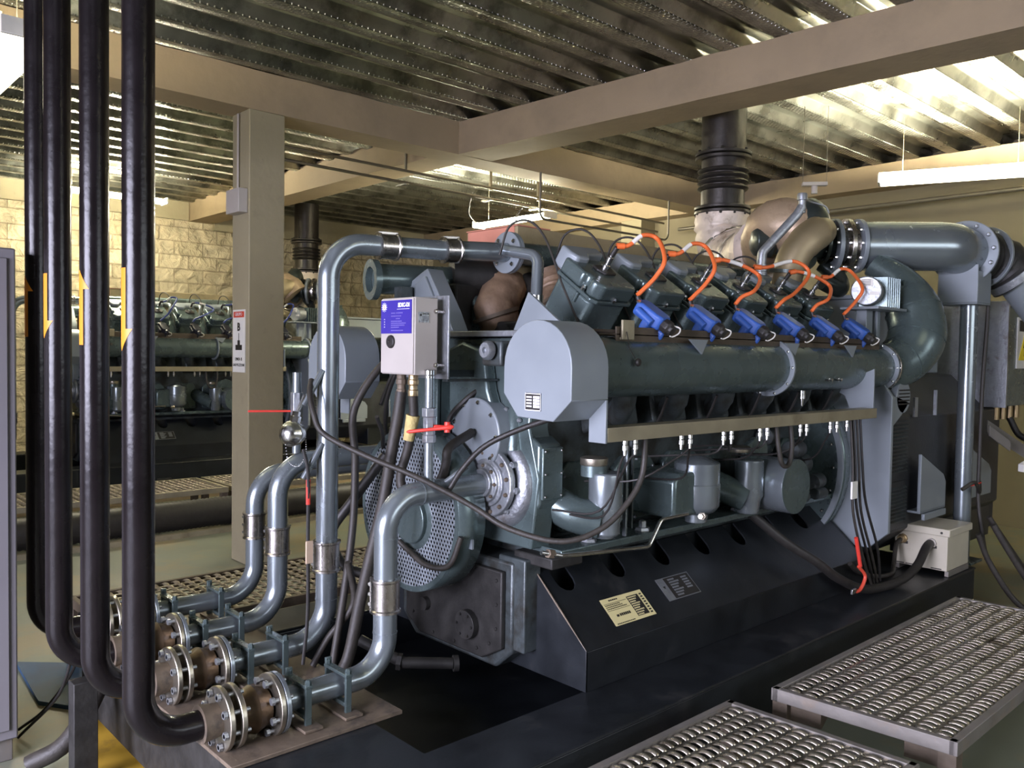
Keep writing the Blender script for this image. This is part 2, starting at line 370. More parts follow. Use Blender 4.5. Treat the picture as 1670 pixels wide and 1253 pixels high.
# electrical box and conduit on the column
t = thing('electrical_box', (2.80, 6.12, 2.68), 'white electrical box with thin conduit on the upper column', 'electrical box')
MB().box(2.765, 2.838, 6.02, 6.24, 2.68, 2.86).build('box', 'white', t, .004)
MB().tube([(2.825, 6.16, 2.86), (2.825, 6.16, 3.44)], .009, 8).build('conduit', 'white', t)
t = thing('gas_valve_sign', (2.835, 6.12, 1.50), 'white valve sign with red header on the concrete column', 'sign')
SX = 2.832
MB().box(SX, SX+.006, 6.045, 6.255, 1.475, 1.955).build('plate', 'label', t)
MB().box(SX-.002, SX, 6.06, 6.24, 1.895, 1.94).build('header', 'inkred', t)
text('lettering', 'GRUPO', .036, (SX-.003, 6.15, 1.918), (0, -1, 0), (0, 0, 1), 'inkw', t, align='CENTER')
text('lettering', 'B', .085, (SX-.002, 6.15, 1.82), (0, -1, 0), (0, 0, 1), 'ink', t, align='CENTER', bold=.003)
vb = MB().box(SX-.002, SX, 6.095, 6.205, 1.645, 1.685).box(SX-.002, SX, 6.13, 6.17, 1.685, 1.72).box(SX-.002, SX, 6.147, 6.153, 1.72, 1.775)
vb.build('valve_symbol', 'ink', t)
text('lettering', 'LINEA B', .034, (SX-.002, 6.15, 1.575), (0, -1, 0), (0, 0, 1), 'ink', t, align='CENTER')
text('lettering', 'GAS POZZONI', .030, (SX-.002, 6.15, 1.53), (0, -1, 0), (0, 0, 1), 'ink', t, align='CENTER')

# ------------------------------------------------------------------ fluorescent lamps
def lamp(p0, p1, label, m='lampM', tubes=2, lips=True):
    p0, p1 = Vector(p0), Vector(p1); mid = (p0+p1)/2; d = (p1-p0).normalized(); s = Vector((0, 0, 1)).cross(d); L = (p1-p0).length
    t = thing('fluorescent_lamp', mid+Vector((0, 0, 0)), label, 'lamp', 'fluorescent lamps under the ceiling')
    Z = Vector((0, 0, 1))
    MB().obox(mid-Z*.012, d, s, Z, L, .20 if lips else .06, .020).build('diffuser_tray', 'diffuser', t, .004)
    for k in (-1, 1) if lips else (): MB().obox(mid+s*.10*k+Z*.020, d, s, Z, L, .006, .084).build('tray_side', 'diffuser', t)
    for k in range(tubes):
        off = Z*.02+s*(.048 if k else -.048) if tubes == 2 else s*0
        MB().cyl(p0+off+d*.03, p1+off-d*.03, .016, n=12).build('lamp_tube', m, t)
    for e in (p0, p1): MB().obox(e+Z*.014, d, s, Z, .02, .206, .076).build('end_cap', 'fixture', t, .003)
    for k in (.15, .85):
        q = p0.lerp(p1, k)+Z*.07
        MB().tube([q, (q.x, q.y, ZC+.004)], .0022, 6).build('suspension_wire', 'conduit', t)
    return t
lamp((7.40, 3.28, 3.21), (7.85, 2.13, 3.21), 'blazing lamp at upper right near the beige wall', 'lampR')
lamp((6.8, 8.0, 3.22), (6.8, 6.75, 3.22), 'bright lamp over the middle of the room behind the beam', 'lampM', lips=False)
lamp((.94, 5.35, 3.0), (.94, 4.12, 3.0), 'glowing lamp at the top left corner of the photo', 'lampL')
lamp((2.65, 10.5, 3.43), (3.88, 10.5, 3.43), 'lamp near the stone wall glaring behind the black riser pipes', 'lampB', lips=False)
lamp((3.0, -.9, 3.1), (3.0, -2.1, 3.1), 'added unseen lamp over the walkway beside the engine', 'lampF')  # unseen lamp, added to light the cross beam and the gratings
# small suspended strip seen end on
t = thing('hanging_strip_light', (6.63, 3.48, 3.1), 'small unlit white strip hanging on two thin wires', 'lamp')
c = Vector((6.63, 3.48, 3.105))
MB().obox(c, (.5, -.6, 0), (.6, .5, 0), (0, 0, 1), .20, .06, .03).build('body', 'white', t, .003)
dd = Vector((.5, -.6, 0)).normalized()
for k in (-1, 1): MB().tube([c+dd*.095*k, c+dd*.095*k+Vector((0, 0, ZC-3.105))], .0025, 6).build('suspension_wire', 'conduit', t)
MB().cyl(c-Vector((0, 0, .015)), c-Vector((0, 0, .08)), .025).build('socket', 'white', t)

# conduits hung below the beam
def conduit(pts, r, label, R=.08):
    return tag(MB().tube(fillet(pts, R), r, 10).build('conduit', 'conduit'), label, 'conduit')
conduit([(3.2, 6.75, 3.42), (6.6, 6.75, 3.40), (8.9, 6.75, 3.38)], .014, 'upper of the two thin pipes running under the long beam')
conduit([(3.2, 6.85, 3.33), (6.3, 6.85, 3.31), (8.9, 6.85, 3.28)], .014, 'lower of the two thin pipes running under the long beam')
conduit([(9.02, 6.6, 3.3), (9.02, .5, 3.3)], .022, 'thin conduit along the beam on the beige wall')
conduit([(5.9, 6.0, 3.46), (5.9, 6.0, 3.0), (8.0, 6.0, 3.0), (8.0, 6.0, 3.46)], .012, 'thin conduit bending down behind the exhaust stack')
for i, (x, zz) in enumerate(((4.8, 3.4), (5.9, 3.38), (6.6, 3.36))):
    tt = thing('pipe_hanger', (x, 6.8, 3.28), ['left hanger of the thin pipes', 'middle hanger of the thin pipes', 'right hanger of the thin pipes'][i]+' under the beam', 'pipe hanger', 'pipe hangers')
    MB().box(x-.01, x+.01, 6.74, 6.76, zz, ZC).build('rod', 'conduit', tt)
    MB().box(x-.02, x+.02, 6.72, 6.88, 3.27, 3.29).build('clip', 'chrome', tt, .003)
for k, pts in enumerate((((5.75, 6.9, 3.3), (5.9, 7.1, 3.15), (6.3, 7.3, 3.1), (6.8, 7.5, 3.27)), ((6.5, 6.9, 3.29), (6.55, 7.05, 3.2), (6.7, 7.2, 3.18), (6.79, 7.3, 3.28)))):
    tag(MB().tube(spline(pts), .008, 8).build('lamp_cable', 'rubber'), ['long black cable sagging to the middle lamp', 'short black cable looping above the middle lamp'][k], 'cable')

# ------------------------------------------------------------------ gratings
def grating(t, x0, x1, y0, y1, z, rp=.066, tp=.044, amp=.008, skew=0, gm='grate'):
    n = max(1, round((y1-y0-.05)/rp)); rp = (y1-y0-.05)/n; m = int((x1-x0-.05)/tp)
    mb = MB(T=lambda p: Vector((p.x-skew*(p.y-y1), p.y, p.z)))
    for j in range(n):
        a = y0+.025+j*rp; b = a+rp
        mb.box(x0, x1, a-.006, a+.006, z-.014, z-.008)
        for i in range(m):
            x = x0+.025+(i+.5)*tp; V = []
            for k in range(7):
                u = k/6; yy = a+.004+(rp-.008)*u; h = amp*math.sin(PI*u)**.8-.010; dx = tp*.26
                V.append((mb.v((x-dx, yy, z+h-.002)), mb.v((x+dx*.2, yy, z+h+.003)), mb.v((x+dx, yy, z+h-.002))))
            for p, q in zip(V, V[1:]): mb.f([p[0], p[1], q[1], q[0]]); mb.f([p[1], p[2], q[2], q[1]])
    mb.build('grating_panel', gm, t, solid=.003, sharp=25)
def platform(x0, x1, y0, y1, z, label, skew=0, legs=True, h=.05, rp=.066, tp=.042, fm='grateframe', lz=0):
    t = thing('grating_platform', ((x0+x1)/2, (y0+y1)/2, lz), label, 'platform')
    grating(t, x0, x1, y0, y1, z, rp, tp, skew=skew, gm='grate' if fm == 'grateframe' else 'grate2')
    S = lambda p: Vector((p.x-skew*(p.y-y1), p.y, p.z))
    mb = MB(T=S)
    mb.box(x0-.004, x1+.004, y0-.004, y0+.024, z-h, z); mb.box(x0-.004, x1+.004, y1-.024, y1+.004, z-h, z)
    mb.box(x0-.004, x0+.024, y0, y1, z-h, z); mb.box(x1-.024, x1+.004, y0, y1, z-h, z)
    k = x0+.6
    while k < x1-.3: mb.box(k-.02, k+.02, y0, y1, z-h, z-.018); k += .6
    mb.build('frame', fm, t, .002)
    if legs:
        for lx, ly in ((x0+.03, y0+.03), (x0+.03, y1-.03), (x1-.03, y0+.03), (x1-.03, y1-.03)):
            MB(T=S).box(lx-.03, lx+.03, ly-.03, ly+.03, lz, z-h).build('leg', 'rust', t, .002)
        for lx in (x0+.09,):
            for ly in (y0+.10, y1-.10): MB(T=S).prism([(lx-.06, z-h), (lx-.06, z-h-.07), (lx-.05, z-h-.07), (lx+.05, z-h)], 'Y', ly-.08, ly+.08).build('gusset', 'rust', t)
    return t
platform(2.985, 4.93, 1.02, 1.682, .35, 'grating walkway platform at lower right with pale frame', skew=.08)
platform(.9, 2.76, 1.05, 1.733, .345, 'grating platform at the bottom edge of the photo', skew=.04)
platform(1.28, 4.6, 4.05, 4.8, .33, 'long grating walkway behind the blue cooling pipes', rp=.07, tp=.06, fm='rust')
platform(.3, 3.4, 7.6, 8.35, .35, 'far grating walkway in front of the second engine', rp=.07, tp=.06, fm='tray')
platform(3.45, 6.2, 7.6, 8.35, .35, 'far grating walkway behind the concrete column', rp=.07, tp=.06, fm='tray')

# big corrugated hose under the far walkway
mb = MB(); pts = [(x/1.0, 7.45, .16) for x in [i*.02-1.0 for i in range(360)]]
mb.tube(pts, [.125+(.006 if i % 2 else 0) for i in range(360)], 18)
tag(mb.build('corrugated_duct', 'rubber', sharp=60), 'fat black corrugated duct lying under the far walkway', 'duct')
tag(MB().box(-1, 6.2, 7.24, 7.30, 0, .045).build('floor_rail', 'tray'), 'pale steel rail on the floor in front of the black duct', 'rail')

# ------------------------------------------------------------------ left corner: cabinet, board, yellow paint
t = thing('electrical_cabinet', (.35, 4.0, 0), 'tall pale grey cabinet at the left edge of the photo', 'cabinet')
MB().box(.0, .805, 3.73, 4.2, .09, 2.03).build('body', 'cabinet', t, .006)
MB().box(.015, .79, 3.75, 4.18, 0, .09).build('plinth', 'grateframe', t, .003)
MB().box(.03, .775, 3.722, 3.73, .13, 1.99).build('door', 'cabinet', t, .003)
MB().ring((.70, 3.97, 2.085), (.7, -.7, 0), .045, .028, .014, 24).build('lifting_eye', 'dark', t)
MB().cyl((.705, 3.965, 2.03), (.705, 3.965, 2.05), .02).build('eye_foot', 'dark', t)
tag(MB().prism([(1.0, 4.25), (1.12, 4.06), (1.30, 4.62), (1.04, 4.86)], 'Z', 0, .02).build('blue_board', 'mat'), 'blue board lying on the floor beside the cabinet', 'board')
tag(MB().prism([(1.0, 3.0), (1.9, 3.0), (1.9, 4.02), (1.12, 4.0), (.98, 3.7)], 'Z', 0, .004).build('floor_plate', 'yellow'), 'yellow painted plate on the floor below the riser pipes', 'floor plate')
for k, pts in enumerate((((.86, 3.98, .02), (.95, 3.9, .12), (1.05, 3.85, .3), (1.08, 3.9, .5)), ((.84, 3.9, .02), (.97, 3.8, .2), (1.02, 3.75, .42)))):
    tag(MB().tube(spline(pts), .006, 8).build('thin_cable', 'rubber'), ['longer thin black wire beside the blue board', 'shorter thin black wire beside the cabinet'][k], 'cable')
tag(MB().tube(spline([(.80, 3.55, .05), (.92, 3.5, .12), (1.05, 3.55, .28), (1.12, 3.65, .42)]), .035, 12).build('rubber_hose', 'cable'), 'thick dusty black hose rising from the floor by the cabinet', 'hose')

# ------------------------------------------------------------------ black riser pipes
RP = .046
rows = [(2.59, .880), (3.05, .893), (3.44, .880), (3.85, .91)]
lab = ['front right black riser pipe with a downward arrow', 'second black riser pipe with an upward arrow', 'third black riser pipe with a short downward arrow', 'rearmost black riser pipe with an upward arrow']
AZ = .455
for k, (Y, X) in enumerate(rows):
    t = thing('riser_pipe', (X, Y, AZ-.05), lab[k], 'pipe', 'black riser pipes')
    MB().tube(fillet([(X, Y, ZC-.01), (X, Y, AZ), (X+.19, Y, AZ)], .14, 12), RP, 28).build('pipe', 'riser', t)
    MB().cyl((X+.19, Y, AZ), (X+.245, Y, AZ), RP*.98, n=28).build('stub', 'dark', t)
    # half wrapped arrow decal centred on the silhouette seen from the door side
    down = k % 2 == 0
    va = math.atan2(Y, X)+PI/2+.30      # the pipe flank facing the door
    ztop = [1.884, 1.908, 1.918, 1.937][k]; Lz = [.244, .251, .238, .249][k]
    W, H = .058, .065
    z0, z1 = ztop-Lz, ztop
    mb = MB()
    def patch(outline_rows):
        R = RP+.0008; prev = None
        (za_, wa_), (zb_, wb_) = outline_rows
        for (za, wa) in [(za_+(zb_-za_)*q/10, wa_+(wb_-wa_)*q/10) for q in range(11)]:
            cur = [mb.v((X+R*math.cos(va+(wa*s)/RP), Y+R*math.sin(va+(wa*s)/RP), za)) for s in [i/6-1 for i in range(13)]]
            if prev:
                for a, b, c2, d in zip(prev, prev[1:], cur[1:], cur): mb.f([a, b, c2, d])
            prev = cur
    if down: patch([(z1, .020), (z0+H, .020)]); patch([(z0+H, .042), (z0, .0005)])
    else: patch([(z0, .020), (z1-H, .020)]); patch([(z1-H, .042), (z1, .0005)])
    mb.build('arrow_decal', 'arrow', t, sharp=80)
tag(MB().box(.90, .985, 3.33, 3.40, 0, .40).build('support_post', 'dark', bevel=.003), 'black square post under the riser pipe elbows', 'post')

# ------------------------------------------------------------------ flanges, rubber expansion joints, cooling pipes
PR = .0445
def flange(mb, x, Y, z, t=.018, ro=.104): mb.ring((x, Y, z), (1, 0, 0), ro, .040, t, 40)
jl = ['nearest', 'second', 'third', 'rearmost']
for k, (Y, X) in enumerate(rows):
    x = X+.245
    t = thing('expansion_joint', (x, Y, AZ-.1), jl[k]+' flanged expansion joint between riser and blue pipe', 'expansion joint', 'expansion joints')
    for i, dx in enumerate((.0, .040)):
        mb = MB(); flange(mb, x+dx, Y, AZ); mb.build('flange', 'zinc', t, .003)
    MB().cyl((x-.06, Y, AZ), (x, Y, AZ), .062, .052).build('neck', 'tan', t)
    g = MB().lathe([(.05, .058), (.062, .062), (.068, .085), (.080, .115), (.068, .145), (.062, .165), (.05, .17)], (x, Y, AZ), (1, 0, 0)).build('bellows', 'bronze', t)
    mb = MB(); flange(mb, x+.175, Y, AZ); mb.build('flange', 'zinc', t, .003)
    for a in range(8):
        an = a*PI/4+.3; yy, zz = Y+.085*math.cos(an), AZ+.085*math.sin(an)
        MB().cyl((x-.014, yy, zz), (x+.075, yy, zz), .0075, n=8).lathe([(.013, 0), (.013, .012)], (x-.014, yy, zz), (1, 0, 0), 6).build('bolt', 'castal', t)
        MB().cyl((x+.16, yy, zz), (x+.225, yy, zz), .0075, n=8).lathe([(.013, 0), (.013, .012)], (x+.148, yy, zz), (1, 0, 0), 6).build('bolt', 'castal', t)

def sleeve(t, p, d=(0, 0, 1), L=.125):
    p = Vector(p); d = Vector(d)
    s = MB().lathe([(PR+.003, -L/2), (PR+.014, -L/2), (PR+.014, -L/2+.008), (PR+.009, -L/2+.012), (PR+.009, L/2-.012), (PR+.014, L/2-.008), (PR+.014, L/2), (PR+.003, L/2)], p, d, 32).build('coupling_sleeve', 'steel', t)
    x, y, _ = frame(d)
    a = Vector((-.35, .93, 0)) if abs(d.z) > .9 else Vector((0, 0, 1))
    q = p+a*(PR+.012)
    MB().obox(q, d, a, d.cross(a), L, .012, .03).build('clamp_bar', 'steel', s, .002)
    mb = MB()
    for k in (-.3, 0, .3): mb.cyl(q+d*L*k-d.cross(a)*.024, q+d*L*k+d.cross(a)*.024, .007, n=8)
    mb.build('clamp_bolts', 'chrome', s)
    return s
def saddle(t, x, Y, big=True):
    # square U bracket around the pipe on a post and foot plate
    z = AZ; w = .062
    mb = MB(); mb.box(x-.012, x+.012, Y-w-.012, Y-w, .37, z+w); mb.box(x-.012, x+.012, Y+w, Y+w+.012, .37, z+w+.018)
    mb.box(x-.014, x+.014, Y-w-.014, Y+w+.014, z+PR+.001, z+PR+.013); mb.box(x-.012, x+.012, Y-w, Y+w, .395, z-PR-.001)
    s = mb.build('pipe_bracket', 'paint', t, .002)
    MB().box(x-.035, x+.035, Y-w-.05, Y+w+.03, .366, .376).build('foot_plate', 'tan', s, .002)
    b = MB()
    for sy in (-1, 1): b.bolt((x, Y+sy*(w+.006), z+PR+.013), (0, 0, 1), .011, .018)
    b.build('bracket_bolts', 'paint', s)
XV = [1.77, 1.77, 1.77, 1.86]
jx = [r[1]+.245+.193 for r in rows]
def coolant(k, pts, label, R=.12):
    Y = rows[k][0]
    t = thing('cooling_pipe', (XV[k], Y, .37), label, 'pipe', 'blue cooling pipes')
    MB().tube(fillet(pts, R, 12), PR, 32).build('pipe', 'pipe', t)
    mb = MB(); flange(mb, jx[k]+.003, Y, AZ, .016, .1035); mb.build('flange', 'pipe', t, .002)
    for xx in (jx[k]+.095, XV[k]-.20): saddle(t, xx, Y)
    return t
# nearest pipe
tA = coolant(0, [(jx[0], 2.59, AZ), (1.77, 2.59, AZ), (1.77, 2.59, 1.105), (2.27, 2.59, 1.115)], 'nearest blue pipe rising to the round pump flange', .135)
sleeve(tA, (1.77, 2.59, .742))
for p, d in (((1.77, 2.59, .955), (0, 0, 1)), ((1.92, 2.59, 1.107), (1, 0, 0)), ((1.77, 2.59, .60), (0, 0, 1))):
    MB().ring(Vector(p), d, PR+.0022, PR-.004, .004, 32).build('weld_seam', 'pipe', tA)
st = MB().cyl((1.965, 2.59, 1.14), (1.965, 2.59, 1.30), .019).build('vent_pipe', 'pipe', tA)
MB().ring((1.965, 2.59, 1.148), (0, 0, 1), .025, .016, .012).build('weld_collar', 'pipe', tA)
v = thing('ball_valve', (1.965, 2.59, 1.30), 'red handled ball valve on the nearest blue pipe', 'valve')
MB().lathe([(.02, 0), (.027, .002), (.027, .03), (.024, .032), (.024, .10), (.029, .102), (.029, .135), (.02, .137)], (1.965, 2.59, 1.30), (0, 0, 1), 6).build('body', 'castal', v, .002)
MB().cyl((1.965, 2.59, 1.437), (1.965, 2.59, 1.55), .018).build('upper_pipe', 'pipe', v)
ha, hb = Vector((1.999, 2.499, 1.366)), Vector((1.875, 2.613, 1.345)); hd = (hb-ha).normalized()
MB().tube([ha-hd*.012, ha, ha+hd*.02, ha.lerp(hb, .5), hb-hd*.01, hb], [.004, .011, .0085, .0065, .007, .003], 12).build('handle', 'red', v)
MB().cyl((1.995, 2.515, 1.345), (1.995, 2.515, 1.385), .012, n=10).cyl((1.975, 2.58, 1.362), (1.995, 2.515, 1.362), .010, n=10).build('handle_nut', 'red', v)
MB().cyl((2.02, 2.58, 1.13), (2.10, 2.52, 1.205), .0115, n=14).build('sensor_stub', 'pipe', tA)
# tall pipe
Yt = 3.03
tB = coolant(1, [(jx[1], 3.05, AZ), (1.79, 3.05, AZ), (1.79, 3.05, 2.095), (2.28, 2.98, 2.105), (2.66, 2.93, 2.125)], 'tall blue pipe rising over the engine top', .15)
sleeve(tB, (1.79, 3.05, .80)); sleeve(tB, (2.05, 3.013, 2.099), (.49, -.07, .01), .09); sleeve(tB, (2.36, 2.97, 2.109), (.38, -.05, .02), .08)
for p, d in (((1.79, 3.05, 1.92), (0, 0, 1)), ((1.79, 3.05, .62), (0, 0, 1))):
    MB().ring(Vector(p), d, PR+.0022, PR-.004, .004, 32).build('weld_seam', 'pipe', tB)
for z, L in ((1.50, .14), (1.20, .14)):
    a = Vector((1.755, 3.03, z+.07)); b = Vector((1.68, 3.05, z-.07)); MB().cyl(a, b, .013, n=14).build('sensor_stub', 'pipe', tB)
# third and rearmost
tC = coolant(2, [(jx[2], 3.44, AZ), (1.77, 3.44, AZ), (1.77, 3.44, 1.145), (2.4, 3.42, 1.155)], 'third blue pipe bending behind the tall pipe', .15)
sleeve(tC, (1.77, 3.44, .80))
tD = coolant(3, [(jx[3], 3.85, AZ), (1.86, 3.85, AZ), (1.86, 3.85, 1.04), (2.6, 3.82, 1.05)], 'rearmost blue pipe partly hidden by the third', .15)
sleeve(tD, (1.86, 3.85, .79))
# base plates under the brackets
for k, (Y, X) in enumerate(rows):
    tag(MB().box(1.10, 1.74, Y-.16, Y+.15, .351, .365).build('base_plate', 'tan', bevel=.002), jl[k]+' of the tan base plates under the pipe brackets', 'base plate', 'base plates under the pipe brackets')
tag(MB().box(1.12, 1.20, 2.43, 4.02, .05, .35).build('base_beam', 'dark', bevel=.004), 'dark steel beam under the tan base plates', 'beam')
# thermometer head on the tall pipe with chain, cable and paper tag
t = thing('temperature_sensor', (1.60, 3.02, 1.25), 'silver sensor head with chain beside the tall pipe', 'sensor')
c = Vector((1.635, 3.06, 1.315)); n = Vector((-.85, -.5, .1)).normalized()
MB().lathe([(.034, -.036), (.046, -.03), (.049, 0), (.052, .003), (.052, .012), (.048, .015), (.042, .03), (.028, .044), (.01, .05)], c, n, 24).build('head', 'chrome', t)
MB().lathe([(.022, 0), (.022, .03), (.016, .032), (.016, .05)], c+Vector((.01, 0, .04)), (.15, -.05, .9), 6).build('gland', 'chrome', t)
MB().tube([c+Vector((.015, 0, .07)), (1.685, 3.05, 1.47)], .008, 8).build('stem', 'chrome', t)
mb = MB(); 
for q in spline([c+Vector((-.03, 0, -.03)), c+Vector((-.02, -.01, -.11)), c+Vector((.02, -.02, -.13)), c+Vector((.05, -.02, -.08)), c+Vector((.06, 0, -.02))], 7): mb.ball(q, .0028, n=6)
mb.build('chain', 'chrome', t)
tag(MB().tube(spline([(1.68, 3.05, 1.25), (1.685, 3.02, 1.15), (1.675, 3.0, .9), (1.665, 2.98, .6), (1.64, 2.97, .40)]), .0075, 8).build('sensor_cable', 'rubber'), 'thin black cable hanging left of the tall pipe', 'cable')
tag(MB().tube([(1.686, 3.02, 1.13), (1.681, 3.01, 1.03)], .0095, 8).build('cable_marker', 'red'), 'red heat shrink band on the hanging cable', 'cable marker')
tag(MB().box(1.655, 1.685, 2.975, 2.983, .80, .89).build('paper_tag', 'tape', bevel=.001), 'beige paper tag on the hanging cable', 'tag')
v = thing('ball_valve', (1.9, 3.44, 1.25), 'red handled valve left of the sensor by the column', 'valve')
MB().cyl((1.86, 3.44, 1.185), (1.86, 3.44, 1.55), .02).build('stand_pipe', 'pipe', v)
MB().lathe([(.028, 0), (.028, .13)], (1.86, 3.44, 1.33), (0, 0, 1), 6).build('body', 'castal', v, .002)
MB().obox((1.76, 3.50, 1.375), (1, -.5, 0), (.5, 1, 0), (0, 0, 1), .19, .02, .009).build('handle', 'red', v, .002)
# ------------------------------------------------------------------ the generator set in front
YC = 2.84
G = thing('generator_set', (3.6, YC, .02), 'large blue grey gas engine generator set on a black skid in the foreground', 'generator', 'generator sets')
def mir(p): return Vector((p.x, 2*YC-p.y, p.z))
# skid: rails, cross member, sump tray
mb = MB()
mb.prism([(1.12, 1.90), (1.17, 1.845), (5.72, 1.845), (5.72, 2.145), (1.625, 2.145), (1.625, 3.54), (5.72, 3.54), (5.72, 3.84), (1.22, 3.84), (1.12, 3.78)], 'Z', .338, .35)
mb.box(1.17, 5.72, 1.853, 1.868, .05, .338); mb.box(1.17, 5.72, 3.815, 3.83, .05, .338); mb.box(1.14, 1.16, 1.95, 3.75, .05, .338)
mb.box(1.17, 5.72, 1.853, 2.12, .02, .05); mb.box(1.17, 5.72, 3.56, 3.83, .02, .05)
mb.box(1.612, 1.625, 2.145, 3.54, .13, .338); mb.box(1.625, 5.72, 2.133, 2.145, .13, .338); mb.box(1.625, 5.72, 3.54, 3.552, .13, .338)
mb.box(1.6, 5.72, 2.133, 3.552, .12, .135); mb.box(4.9, 5.72, 2.145, 3.54, .338, .35)
skid = mb.build('skid_frame', 'black', G, .010, 3)
mb = MB()
for x in (2.1, 2.9, 3.7, 4.5): mb.box(x, x+.008, 1.869, 2.11, .05, .338)
mb.build('stiffener', 'black', skid)
for x0, x1 in ((2.9, 3.05), (2.2, 2.42)): MB().box(x0, x1, 1.838, 1.853, .10, .19).build('skid_pad', 'dark', skid, .004)
# engine bed with slanted, slotted cover on each side
def bed(T, tag_):
    P0, P1 = Vector((0, 2.126, .51)), Vector((0, 2.425, .775))
    d = (P1-P0).normalized(); L = (P1-P0).length; nrm = Vector((0, -d.z, d.y))
    X0, X1 = 2.38, 4.75; slots = [2.50+.325*i for i in range(7)]; w = .052
    pts = [(X0, 0), (X1, 0), (X1, L)]
    for s in reversed(slots):
        pts.append((s+w, L))
        for k in range(7): a = -PI*k/6; pts.append((s+w*math.cos(a), L-.085+w*math.sin(a)*1.0))
        pts.append((s-w, L))
    pts.append((X0, L))
    mb = MB(T=lambda p: (T(q) if T else q) if (q := Vector((p.x, P0.y, P0.z))+d*p.y+nrm*p.z) is not None else p)
    mb.prism(pts, 'Z', -.008, 0)
    a = mb.build('slotted_cover', 'black', G)
    mb = MB(T=T); mb.box(X0, X1, 2.126, 2.136, .35, .508)
    mb.prism([(2.126, .351), (2.126, .512), (2.425, .777), (2.62, .80), (2.62, .351)], 'X', X0-.001, X0+.009)
    mb.prism([(2.126, .351), (2.126, .512), (2.425, .777), (2.62, .80), (2.62, .351)], 'X', X1-.009, X1+.001)
    mb.box(X0+.01, X1-.01, 2.44, 2.45, .36, .77)
    mb.build('bed_wall', 'black', G, .002)
bed(None, 1); bed(mir, 2)
MB().tube([(2.381, 2.425, .777), (2.381, 2.29, .657), (2.381, 2.128, .512)], [.0025, .0045, .0015], 8).build('worn_edge', 'rust', G)
# sump and lower block
mb = MB(); mb.prism([(2.46, .80), (2.46, .43), (2.56, .345), (3.12, .345), (3.22, .43), (3.22, .80)], 'X', 2.30, 4.72)
sump = mb.build('oil_sump', 'paintd', G, .012)
mb = MB(); mb.prism([(2.50, .76), (2.50, .44), (2.62, .375), (3.05, .375), (3.16, .44), (3.16, .76)], 'X', 2.275, 2.30)
s2 = mb.build('sump_cover', 'dark', G, .006)
MB().cyl((2.245, 2.70, .50), (2.275, 2.70, .50), .062).bolts((2.245, 2.70, .50), (-1, 0, 0), .048, 6, .006, .008).build('round_port_cover', 'dark', s2, .002)
MB().cyl((2.25, 3.0, .52), (2.275, 3.0, .52), .03).build('drain_plug', 'dark', s2)
mb = MB()
for yy, zz in ((2.53, .72), (2.53, .62), (2.53, .52), (2.57, .45), (2.65, .41), (2.8, .40), (2.95, .40), (3.1, .46)): mb.bolt((2.275, yy, zz), (-1, 0, 0), .008, .008)
mb.build('cover_bolts', 'dark', s2)
MB().tube(fillet([(2.22, 2.74, .33), (2.05, 2.86, .34), (1.92, 3.0, .43)], .04), .024).lathe([(.035, 0), (.035, .02)], (2.03, 2.88, .345), (.6, -.6, -.1), 6).lathe([(.034, -.01), (.034, .012)], (2.23, 2.735, .33), (.9, -.5, 0)).build('drain_pipe', 'dark', G)
# mounting ledge and vertical support at the front corner
MB().box(2.40, 4.72, 2.285, 2.48, .838, .868).build('mounting_ledge', 'paint', G, .004)
MB(T=mir).box(2.40, 4.72, 2.285, 2.48, .838, .868).build('mounting_ledge', 'paint', G, .004)
MB().box(2.34, 2.52, 2.28, 2.50, .80, .845).build('corner_bracket', 'dark', G, .006)
MB().box(2.31, 2.40, 2.40, 2.56, .44, .82).build('corner_post', 'paintd', G, .006)
for x in (2.62, 2.98, 3.36, 3.75, 4.2):
    MB().lathe([(.036, 0), (.032, .012), (.018, .014), (.018, .04), (.012, .045)], (x, 2.34, .868), (0, 0, 1), 6).build('mount_bolt', 'castal', G)
# crankcase
mb = MB(); mb.prism([(2.52, .80), (2.48, .95), (2.50, 1.10), (2.44, 1.30), (2.47, 1.50), (2.62, 1.72), (3.06, 1.72), (3.21, 1.50), (3.24, 1.30), (3.18, 1.10), (3.20, .95), (3.16, .80)], 'X', 2.44, 4.74)
mb.build('crankcase', 'paintd', G, .01)
def side_cover(T):
    for i in range(6):
        x = 2.56+.36*i
        mb = MB(T=T); mb.prism([(x, .90), (x+.02, .885), (x+.27, .885), (x+.29, .90), (x+.29, 1.14), (x+.24, 1.19), (x+.05, 1.19), (x, 1.14)], 'Y', 2.455, 2.50)
        c = mb.build('crankcase_door', 'paint', G, .008)
        if T: continue
        mb = MB(T=T)
        for ax, az in ((.02, .91), (.27, .91), (.02, 1.13), (.27, 1.13), (.145, 1.17), (.145, .9)): mb.bolt((x+ax, 2.455, az), (0, -1, 0), .008, .009)
        mb.build('door_bolts', 'castal', c)
side_cover(None); side_cover(mir)
# long rocker valley plate with dusty top
MB().box(2.30, 2.95, 2.45, 3.22, 1.72, 1.745).build('top_plate', 'castal', G, .004)
# intake runners and cylinder feet between manifold and tray
def runners(T):
    for i in range(6):
        x = 2.74+.36*i
        MB(T=T).tube(spline([(x-.10, 2.17, 1.54), (x-.06, 2.22, 1.44), (x+.02, 2.32, 1.40), (x+.08, 2.46, 1.47)]), [.05]*6+[.045]*6+[.05]*7, 14).build('intake_runner', 'paintd', G)
        MB(T=T).prism([(2.33, 1.35), (2.38, 1.60), (2.46, 1.72), (2.52, 1.66), (2.46, 1.30)], 'X', x-.06, x+.19).build('cylinder_base', 'paintd', G, .015)
        MB(T=T).tube(spline([(x+.08, 2.10, 1.48), (x+.10, 2.16, 1.38), (x+.14, 2.26, 1.30)]), .006, 8).build('drain_line', 'rubber', G)
runners(None); runners(mir)

